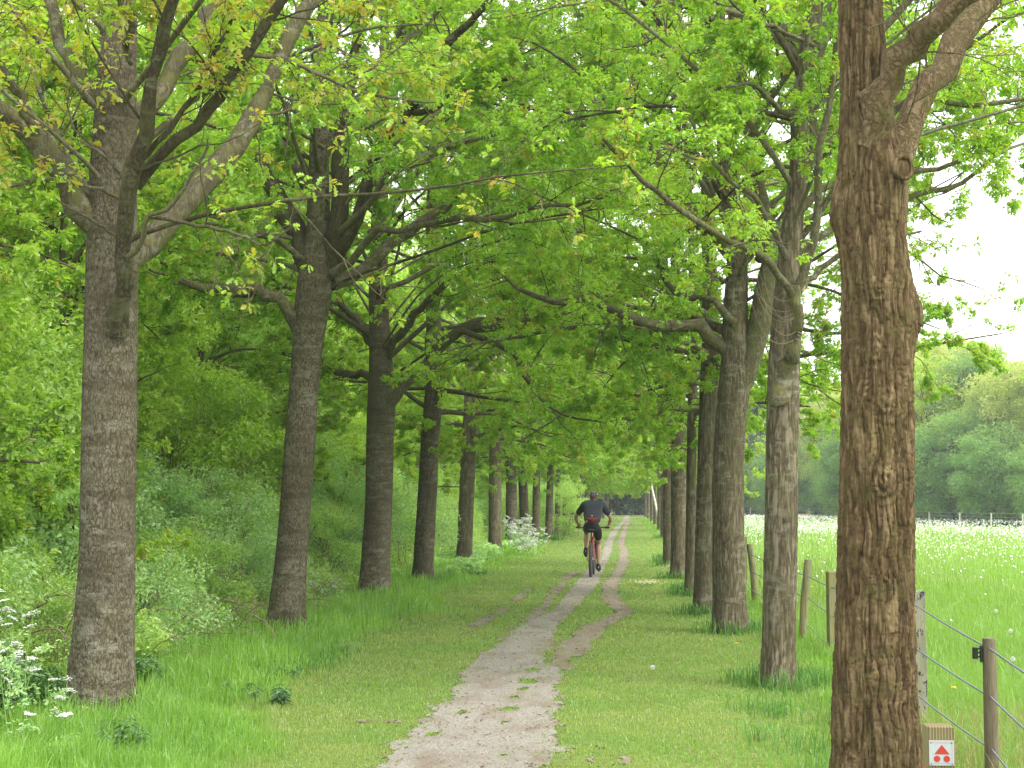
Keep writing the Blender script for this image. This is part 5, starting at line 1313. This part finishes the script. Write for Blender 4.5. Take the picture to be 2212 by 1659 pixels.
# ------------------------------------------------------------------ route marker post with its sign
YM = 6.5; ux = YM / F
mx_ = P(2027, 1600, YM)[0]; ztop = P(2027, 1566, YM)[2]; wd = 55 * ux
MO = np.array([mx_, YM, 0]); mk = tag(new_obj('marker_post', None, loc=MO), 'square wooden route marker post with a white sign of red triangle and two dots', 'signpost')
m = NM('marker_wood'); tcn = m.n('TexCoord'); wv_ = m.n('TexWave'); wv_.inputs['Scale'].default_value = 26; wv_.inputs['Distortion'].default_value = 1.2; wv_.inputs['Detail'].default_value = 2
mpn = m.n('Mapping'); mpn.inputs['Scale'].default_value = (1, 1, .08); m.l(tcn.outputs['Object'], mpn.inputs[0]); m.l(mpn.outputs[0], wv_.inputs[0])
cc = m.ramp(wv_.outputs[1], [(.1, (.085, .065, .03)), (.5, (.17, .135, .07)), (1, (.20, .165, .09))]); cc = m.mix(m.ramp(m.noise(m.mapping((1, 1, .2)), 60, 3), [(.4, (0, 0, 0)), (.7, (.5, .5, .5))]), cc, (.17, .15, .08))
m.principled(cc, .85, wv_.outputs[1], .4, .003, spec=.12)
a = Acc(); box(a, (0, 0, ztop / 2 - .1), (wd, wd, ztop + .2), 0, .02, .003); a.obj('post', m.m, mk)
zb = P(2027, 1659, YM)[2]
a = Acc(); box(a, (0, 0, zb - .03), (wd + .003, wd + .003, .06), 0, .02); a.obj('red_band', simple('red_paint', (.55, .05, .03), .55), mk)
sw = 51 * ux; zs_ = P(2027, 1621.5, YM)[2]; yf = -wd / 2 - .0035
sg = Acc(); box(sg, (0, yf, zs_), (sw, .004, sw), 0, .02, .0008); sg = sg.obj('sign', simple('sign_white', (.30, .325, .335), .45, var=.08), mk)
red = simple('sign_red', (.32, .028, .018), .45, var=.08); ink = simple('sign_ink', (.42, .12, .16), .5)
def flat(name, poly, mat):
    a = Acc(); k = sw / 100; v = []
    for dep in (-.0024, -.0031):
        v += [((x - 50) * k, yf + dep, zs_ + (50 - y) * k) for x, y in poly]
    n = len(poly); a.v.append(np.array(v, np.float32)); a.n = len(v); a.f.append((np.array([[n + i for i in range(n)]], np.int32), 0, False))
    a.f.append((np.array([[i, (i + 1) % n, n + (i + 1) % n, n + i] for i in range(n)], np.int32), 0, False)); return a.obj(name, mat, sg)
flat('triangle', [(51, 17), (20, 55), (82, 55)], red)
for cx_ in (31, 70): flat('disc', [(cx_ + 13 * math.cos(t), 73.5 + 13 * math.sin(t)) for t in np.linspace(0, 2 * np.pi, 33)[:-1]], red)
for cx_, cy_ in ((8, 9), (91, 9), (8, 94), (92, 94)):
    flat('screw', [(cx_ + 3.4 * math.cos(t), cy_ + 3.4 * math.sin(t)) for t in np.linspace(0, 2 * np.pi, 17)[:-1]], simple('screw_metal', (.16, .17, .18), .35, .8))
def text(s, cx_, cy_, rot, wid):
    c = bpy.data.curves.new('lettering', 'FONT'); c.body = s; c.size = 1; c.align_x = 'CENTER'; c.align_y = 'CENTER'; c.extrude = .0
    o = bpy.data.objects.new('tmp', c); COL.objects.link(o); bpy.context.view_layer.update()
    w_ = max(o.dimensions.x, .1); dg = bpy.context.evaluated_depsgraph_get(); me = bpy.data.meshes.new_from_object(o.evaluated_get(dg)); bpy.data.objects.remove(o)
    k = sw / 100; s_ = wid * k / w_; sy = 4.2 * k / .75
    me.transform(Matrix.Diagonal((s_, sy, 1, 1))); me.transform(Matrix.Rotation(rot, 4, 'Z')); me.transform(Matrix.Rotation(math.pi / 2, 4, 'X'))
    me.transform(Matrix.Translation(((cx_ - 50) * k, yf - .0028, zs_ + (50 - cy_) * k))); me.materials.clear(); me.materials.append(ink)
    new_obj('lettering', me, sg)
text('WWW.ATBMAASDUIN.NL', 49, 9, 0, 72); text('TE INCIDENTELE MARIN', 50, 92, 0, 72); text('WWW.ATBROUTES.NL', 8, 51, math.pi / 2, 70); text('TE INCIDENTELE MARIN', 92, 51, math.pi / 2, 66)

# ------------------------------------------------------------------ mountain bike and rider
BY = 31.0
BO = np.array([P(1276.4, 1245, BY)[0], BY, 0.0]); BROT = -math.radians(1.8)
bike = tag(new_obj('mountain_bike', None, loc=BO, rotz=BROT), 'red mountain bike with black tyres ridden away along the sandy track', 'bicycle')
rubber = simple('tyre_rubber', (.055, .053, .05), .8); redp = simple('frame_red', (.33, .025, .025), .3, spec=.5, var=.03); blk = simple('black_parts', (.02, .02, .022), .45); met = simple('chain_metal', (.30, .29, .28), .35, .9)
def bar(a, pts, r, S=10, mat=0, n=10): q = resample(np.array(pts, float), n); tubes(a, q, np.full(n, r) if np.isscalar(r) else np.linspace(*r, n), S, mat, cap=True)
def wheel(y0):
    t = np.linspace(0, 2 * np.pi, 49); c = np.stack([0 * t, y0 + .315 * np.cos(t), .345 + .315 * np.sin(t)], -1)
    root = new_obj('wheel', None, bike)
    a = Acc(); tubes(a, c, np.full(49, .029), 12)
    for k in range(72):     # tread knobs
        an = k / 72 * 2 * np.pi; rr = .3435
        for xx in (-.014, .014): ellipsoid(a, (xx, y0 + rr * math.cos(an), .345 + rr * math.sin(an)), (.007, .009, .007), 0, 5, 3)
    a.obj('tyre', rubber, root)
    a = Acc(); c2 = np.stack([0 * t, y0 + .283 * np.cos(t), .345 + .283 * np.sin(t)], -1); tubes(a, c2, np.full(49, .012), 8); a.obj('rim', blk, root)
    a = Acc(); k = np.arange(32); an = k / 32 * 2 * np.pi; sgn = np.where(k % 2, 1, -1)
    tubes(a, np.stack([np.stack([sgn * .03, y0 + 0 * an, .345 + 0 * an], -1), np.stack([0 * an, y0 + .28 * np.cos(an), .345 + .28 * np.sin(an)], -1)], 1), np.full((32, 2), .0012), 3)
    bar(a, [(-.06, y0, .345), (.06, y0, .345)], .018, n=3); tt = np.linspace(0, 2 * np.pi, 25); tubes(a, np.stack([0 * tt - .035, y0 + .08 * np.cos(tt), .345 + .08 * np.sin(tt)], -1), np.full(25, .004), 4); a.obj('spokes', met, root)
wheel(0); wheel(1.13)
BB = (0, .43, .315); ST = (0, .24, .80); HT = (0, .84, .86); HB = (0, .88, .72)
a = Acc(); bar(a, [BB, ST], .017); bar(a, [ST, HT], .018); bar(a, [BB, HB], .024); bar(a, [HB, HT], .022)
for s in (-1, 1): bar(a, [(s * .02, .40, .315), (s * .066, .2, .33), (s * .066, 0, .345)], .011); bar(a, [(s * .012, .27, .74), (s * .06, .12, .55), (s * .066, 0, .345)], .010)
bar(a, [(-.05, .12, .52), (.05, .12, .52)], .008, n=3); a.obj('frame', redp, bike)
a = Acc()
for s in (-1, 1): bar(a, [(s * .062, .90, .70), (s * .064, 1.02, .52), (s * .064, 1.13, .345)], (.021, .014))
bar(a, [(-.062, .90, .70), (.062, .90, .70)], .02, n=3); a.obj('fork', blk, bike)
a = Acc(); bar(a, [(0, .235, .80), (0, .20, .93)], .014); a.obj('seat_post', blk, bike)
a = Acc(); ellipsoid(a, (0, .14, .945), (.072, .085, .024)); ellipsoid(a, (0, .26, .945), (.026, .12, .02)); a.obj('saddle', blk, bike)
a = Acc(); bar(a, [(0, .82, .89), (0, .89, .96)], .016); bar(a, [(-.35, .86, .985), (-.15, .90, .985), (0, .91, .965), (.15, .90, .985), (.35, .86, .985)], .014, n=20)
hb = a.obj('handlebar', blk, bike)
for s in (-1, 1):
    a = Acc(); bar(a, [(s * .35, .86, .985), (s * .23, .885, .985)], .018, n=6); bar(a, [(s * .21, .90, .98), (s * .24, .96, .97), (s * .31, .97, .965)], .006, n=6); a.obj('grip', rubber, hb)
a = Acc(); tt = np.linspace(0, 2 * np.pi, 33); tubes(a, np.stack([0 * tt + .045, .43 + .075 * np.cos(tt), .315 + .075 * np.sin(tt)], -1), np.full(33, .006), 5)
bar(a, [(-.06, .43, .315), (.06, .43, .315)], .017, n=3); bar(a, [(-.085, .43, .315), (-.085, .445, .485)], .011, n=4); bar(a, [(.085, .43, .315), (.085, .415, .145)], .011, n=4)
bar(a, [(.05, .43, .39), (.05, 0, .385)], .004, n=4); bar(a, [(.05, .43, .24), (.05, .05, .25), (.05, 0, .30)], .004, n=5)
for r_, xx in ((.055, .035), (.045, .042), (.035, .049)): tubes(a, np.stack([0 * tt + xx, r_ * np.cos(tt), .345 + r_ * np.sin(tt)], -1), np.full(33, .004), 4)
bar(a, [(.06, 0, .29), (.062, .03, .23)], .012, n=4); a.obj('drivetrain', met, bike)
for s, yy, zz in ((-1, .445, .485), (1, .415, .145)):
    a = Acc(); box(a, (s * .135, yy, zz), (.09, .075, .018), 0, 0, .004); a.obj('pedal', blk, bike)

def skin(name, chains, mat, parent, sub=2):
    """chains: list of lists of (x, y, z, r); points closer than 1 mm are shared; first point of first chain is the root"""
    vs, rs_, es = [], [], []
    def vid(p):
        for i, q in enumerate(vs):
            if (q - Vector(p[:3])).length < 1e-3: return i
        vs.append(Vector(p[:3])); rs_.append(p[3:]); return len(vs) - 1
    for c in chains:
        ids = [vid(p) for p in c]
        for a_, b_ in zip(ids[:-1], ids[1:]): es.append((a_, b_))
    me = bpy.data.meshes.new(name); me.from_pydata(vs, es, []); o = bpy.data.objects.new('tmp', me); COL.objects.link(o)
    md = o.modifiers.new('s', 'SKIN'); md.use_smooth_shade = True
    for i, r in enumerate(rs_):
        sv = me.skin_vertices[0].data[i]; sv.radius = (r[0], r[-1]); sv.use_root = (i == 0)
    ms = o.modifiers.new('d', 'SUBSURF'); ms.levels = sub; ms.render_levels = sub
    bpy.context.view_layer.update(); dg = bpy.context.evaluated_depsgraph_get()
    m2 = bpy.data.meshes.new_from_object(o.evaluated_get(dg)); bpy.data.objects.remove(o)
    m2.name = name; m2.materials.clear(); m2.materials.append(mat)
    m2.polygons.foreach_set('use_smooth', np.ones(len(m2.polygons), bool))
    return new_obj(name, m2, parent)

PO = BO; per = tag(new_obj('person', None, loc=PO, rotz=BROT), 'cyclist riding away, charcoal jersey, black shorts, red waist pouch and striped helmet', 'person')
skinm = simple('skin', (.43, .26, .19), .55, var=.06); jers = simple('jersey', (.034, .039, .050), .85, var=.12, scale=14); shor = simple('shorts', (.010, .010, .012), .7)
shoe = simple('shoe_black', (.018, .019, .020), .4); hair = simple('hair_grey', (.12, .10, .09), .9)
pel = (.02, .20, 1.03); waist = (.02, .29, 1.17); chest = (.025, .45, 1.33); neckb = (.03, .60, 1.47); neck = (.03, .68, 1.54)
shl, shr = (-.16, .56, 1.44), (.22, .56, 1.44); ell, elr = (-.345, .66, 1.19), (.385, .66, 1.17); wrl, wrr = (-.285, .85, 1.03), (.325, .85, 1.03)
hil, hir = (-.075, .22, .99), (.115, .22, .98); knl, knr = (-.115, .63, .88), (.135, .56, .66); anl, anr = (-.12, .41, .55), (.135, .42, .225)
body = skin('body', [
    [(*pel, .12, .10), (*waist, .125, .095), (*chest, .15, .11), (*neckb, .085, .075), (*neck, .055)],
    [(*neckb, .085, .075), (*shl, .062), ((shl[0] + ell[0]) / 2, .61, 1.32, .048), (*ell, .038), ((ell[0] + wrl[0]) / 2 - .01, .76, 1.12, .038), (*wrl, .026)],
    [(*neckb, .085, .075), (*shr, .062), ((shr[0] + elr[0]) / 2, .61, 1.31, .048), (*elr, .038), ((elr[0] + wrr[0]) / 2 + .01, .76, 1.11, .038), (*wrr, .026)],
    [(*pel, .12, .10), (*hil, .095), ((hil[0] + knl[0]) / 2, .43, .945, .075), (*knl, .055), (-.117, .53, .74, .056), (-.12, .45, .62, .036), (*anl, .034)],
    [(*pel, .12, .10), (*hir, .095), ((hir[0] + knr[0]) / 2, .40, .82, .078), (*knr, .053), (.137, .47, .50, .058), (.136, .43, .33, .038), (*anr, .034)]], skinm, per)
for s, w_ in ((-1, wrl), (1, wrr)):       # hands closed round the grips: palm, four fingers, thumb
    a = Acc(); hx = -.285 if s < 0 else .325
    q = resample([[*w_, .026], [hx, .875, 1.012, .034], [hx, .895, 1.0, .030]], 8); tubes(a, q[:, :3], q[:, 3], 10, cap=True)
    for k, fl in enumerate((.9, 1.0, .95, .8)):
        fx = hx + s * (-.030 + .021 * k) * -1
        tubes(a, resample([[fx, .885, 1.008], [fx, .912, .998], [fx, .912 - .004, .972], [fx, .888, .962 + .004 * (1 - fl)], [fx, .868, .968]], 9), np.linspace(.0095, .007, 9), 7, cap=True)
    tubes(a, resample([[hx - s * .030, .875, 1.0], [hx - s * .048, .872, .975], [hx - s * .040, .89, .962]], 6), np.linspace(.011, .008, 6), 7, cap=True)
    a.obj('hand', skinm, per)
hd = np.array([.032, .735, 1.615]); a = Acc(); tilt = Matrix.Rotation(math.radians(-18), 3, 'X')
ellipsoid(a, hd, (.074, .095, .108), 0, 24, 16, tilt); bar(a, [neck, (.031, .71, 1.57)], .055, 12)
a2 = lambda x, y, z: tuple(hd + np.array([x, y, z]))
ellipsoid(a, a2(0, .094, -.02), (.013, .018, .022)); ellipsoid(a, a2(0, .07, -.075), (.035, .03, .022))
for s in (-1, 1): ellipsoid(a, a2(s * .073, -.005, -.022), (.011, .02, .03)); ellipsoid(a, a2(s * .03, .083, .005), (.012, .008, .007))
head = a.obj('head', skinm, per)
a = Acc(); ellipsoid(a, a2(0, -.022, -.012), (.077, .085, .085), 0, 20, 12, tilt); a.obj('hair', hair, head)
# helmet: black shell with red and grey ribs and vents
hm = Acc()
ellipsoid(hm, a2(0, .005, .030), (.094, .130, .088), 0, 28, 14, tilt)
for k, xx in enumerate((-.072, -.045, -.016, .016, .045, .072)):
    t = np.linspace(-.45 * np.pi if abs(xx) < .06 else -.2 * np.pi, .5 * np.pi, 14)
    rr = math.sqrt(max(0, 1 - (xx / .094) ** 2)); c = np.stack([0 * t + xx, .005 - .134 * rr * np.cos(t - .2), .032 + .09 * rr * np.sin(t + .15)], -1) + hd
    tubes(hm, c, np.full(14, .0055), 6, mat=(2 if k in (0, 5, 2, 3) else 1))
for zz, rr in ((.012, .098), (.048, .092)):
    t = np.linspace(-2.6, -.54, 16); tubes(hm, np.stack([rr * np.cos(t), .0 + .132 * np.sin(t), zz + 0 * t + .01 * np.cos(t * 2)], -1) + hd, np.full(16, .0045), 6, mat=1 if zz < .03 else 2)
ellipsoid(hm, a2(0, .01, .098), (.05, .07, .02), 1, 14, 6)
hm.obj('helmet', [blk, redp, simple('helmet_grey', (.42, .43, .44), .4)], per)
a = Acc(); box(a, a2(0, -.088, -.028), (.05, .02, .028), 0, 0, .006); t = np.linspace(-2.5, -.64, 12); tubes(a, np.stack([.083 * np.cos(t), .095 * np.sin(t), -.02 + 0 * t], -1) + hd, np.full(12, .008), 6); a.obj('helmet_strap', redp, per)
jy = skin('jersey', [
    [(.02, .235, 1.075, .175, .118), (*waist, .185, .120), (*chest, .225, .138), (.03, .575, 1.455, .165, .09), (.03, .655, 1.52, .062)],
    [(.03, .575, 1.455, .165, .09), (*shl, .092), ((shl[0] + ell[0]) / 2 + .01, .605, 1.335, .075), (ell[0] * .8 + shl[0] * .2, .635, 1.25, .066)],
    [(.03, .575, 1.455, .165, .09), (*shr, .092), ((shr[0] + elr[0]) / 2 - .01, .605, 1.325, .075), (elr[0] * .8 + shr[0] * .2, .635, 1.24, .066)]], jers, per)
a = Acc(); ellipsoid(a, (.022, .118, 1.235), (.014, .006, .014)); a.obj('badge', M['petal'], jy)
a = Acc(); tubes(a, np.array([[.02, .335, 1.475], [.022, .24, 1.37]]), np.array([.008, .008]), 5); 
skin('shorts', [
    [(.02, .19, 1.04, .150, .125), (.02, .25, 1.10, .145, .115)],
    [(.02, .19, 1.04, .150, .125), (*hil, .108), ((hil[0] + knl[0]) / 2, .42, .952, .088), (knl[0] * .9 + hil[0] * .1, .55, .91, .075)],
    [(.02, .19, 1.04, .150, .125), (*hir, .108), ((hir[0] + knr[0]) / 2, .40, .83, .092), (.134, .50, .73, .072)]], shor, per)
a = Acc(); t = np.linspace(0, 1, 2)
prof = resample([[-.105, .125, 1.185, .008], [-.06, .085, 1.165, .032], [.02, .062, 1.145, .052], [.10, .085, 1.165, .032], [.145, .125, 1.185, .008]], 18); tubes(a, prof[:, :3], prof[:, 3], 12, cap=True)
tt = np.linspace(0, 2 * np.pi, 33); pass
zp = a.obj('waist_pouch', simple('pouch_red', (.17, .018, .022), .85), per)
a = Acc(); tubes(a, resample([[-.05, .062, 1.155], [.02, .010, 1.155], [.09, .062, 1.155]], 10), np.full(10, .004), 4); a.obj('zip', blk, zp)
a = Acc(); tt = np.linspace(0, 2 * np.pi, 21); tubes(a, np.stack([wrl[0] + .03 * np.cos(tt), wrl[1] - .02 + 0 * tt, wrl[2] + .012 + .03 * np.sin(tt)], -1), np.full(21, .008), 6); ellipsoid(a, (wrl[0] - .01, wrl[1] - .03, wrl[2] + .04), (.017, .01, .017)); a.obj('wristwatch', blk, per)
for s, an, toe in ((-1, anl, (-.122, .50, .455)), (1, anr, (.140, .53, .165))):
    a = Acc(); hx, hy, hz = an; q = resample([[hx, hy, hz + .03, .036], [hx, hy - .01, hz - .03, .050], [hx, hy + .01, hz - .055, .048]], 7); tubes(a, q[:, :3], q[:, 3], 12, cap=True)
    q = resample([[hx, hy - .045, hz - .062, .036], [hx, hy + .03, hz - .062, .050], [(hx + toe[0]) / 2, (hy + toe[1]) / 2 + .02, (hz + toe[2]) / 2 - .045, .052], [toe[0], toe[1], toe[2] - .03, .040]], 12); tubes(a, q[:, :3], q[:, 3], 12, cap=True)
    sh_ = a.obj('shoe', shoe, per)
    a = Acc(); q2 = q.copy(); q2[:, 2] -= .026; tubes(a, q2[:, :3], q2[:, 3] * .62, 8, cap=True); ellipsoid(a, (hx, hy - .058, hz - .04), (.012, .008, .02), 1); a.obj('sole', [rubber, simple('shoe_trim', (.35, .37, .36), .5)], sh_)
a = Acc(); ellipsoid(a, (.215, .50, .745), (.006, .014, .018)); a.obj('leg_badge', M['petal'], per)

# ------------------------------------------------------------------ the damp spring air
hz = NM('haze_air')
vp = hz.n('VolumePrincipled'); vp.inputs['Color'].default_value = (.93, .97, 1, 1); vp.inputs['Density'].default_value = .0007
vp.inputs['Anisotropy'].default_value = .3
hz.l(vp.outputs[0], hz.out.inputs['Volume'])
a = Acc(); box(a, (0, 75, 9.5), (110, 190, 21), 0)
tag(a.obj('haze', hz.m), 'thin pale haze hanging over meadow and avenue', kind='stuff')
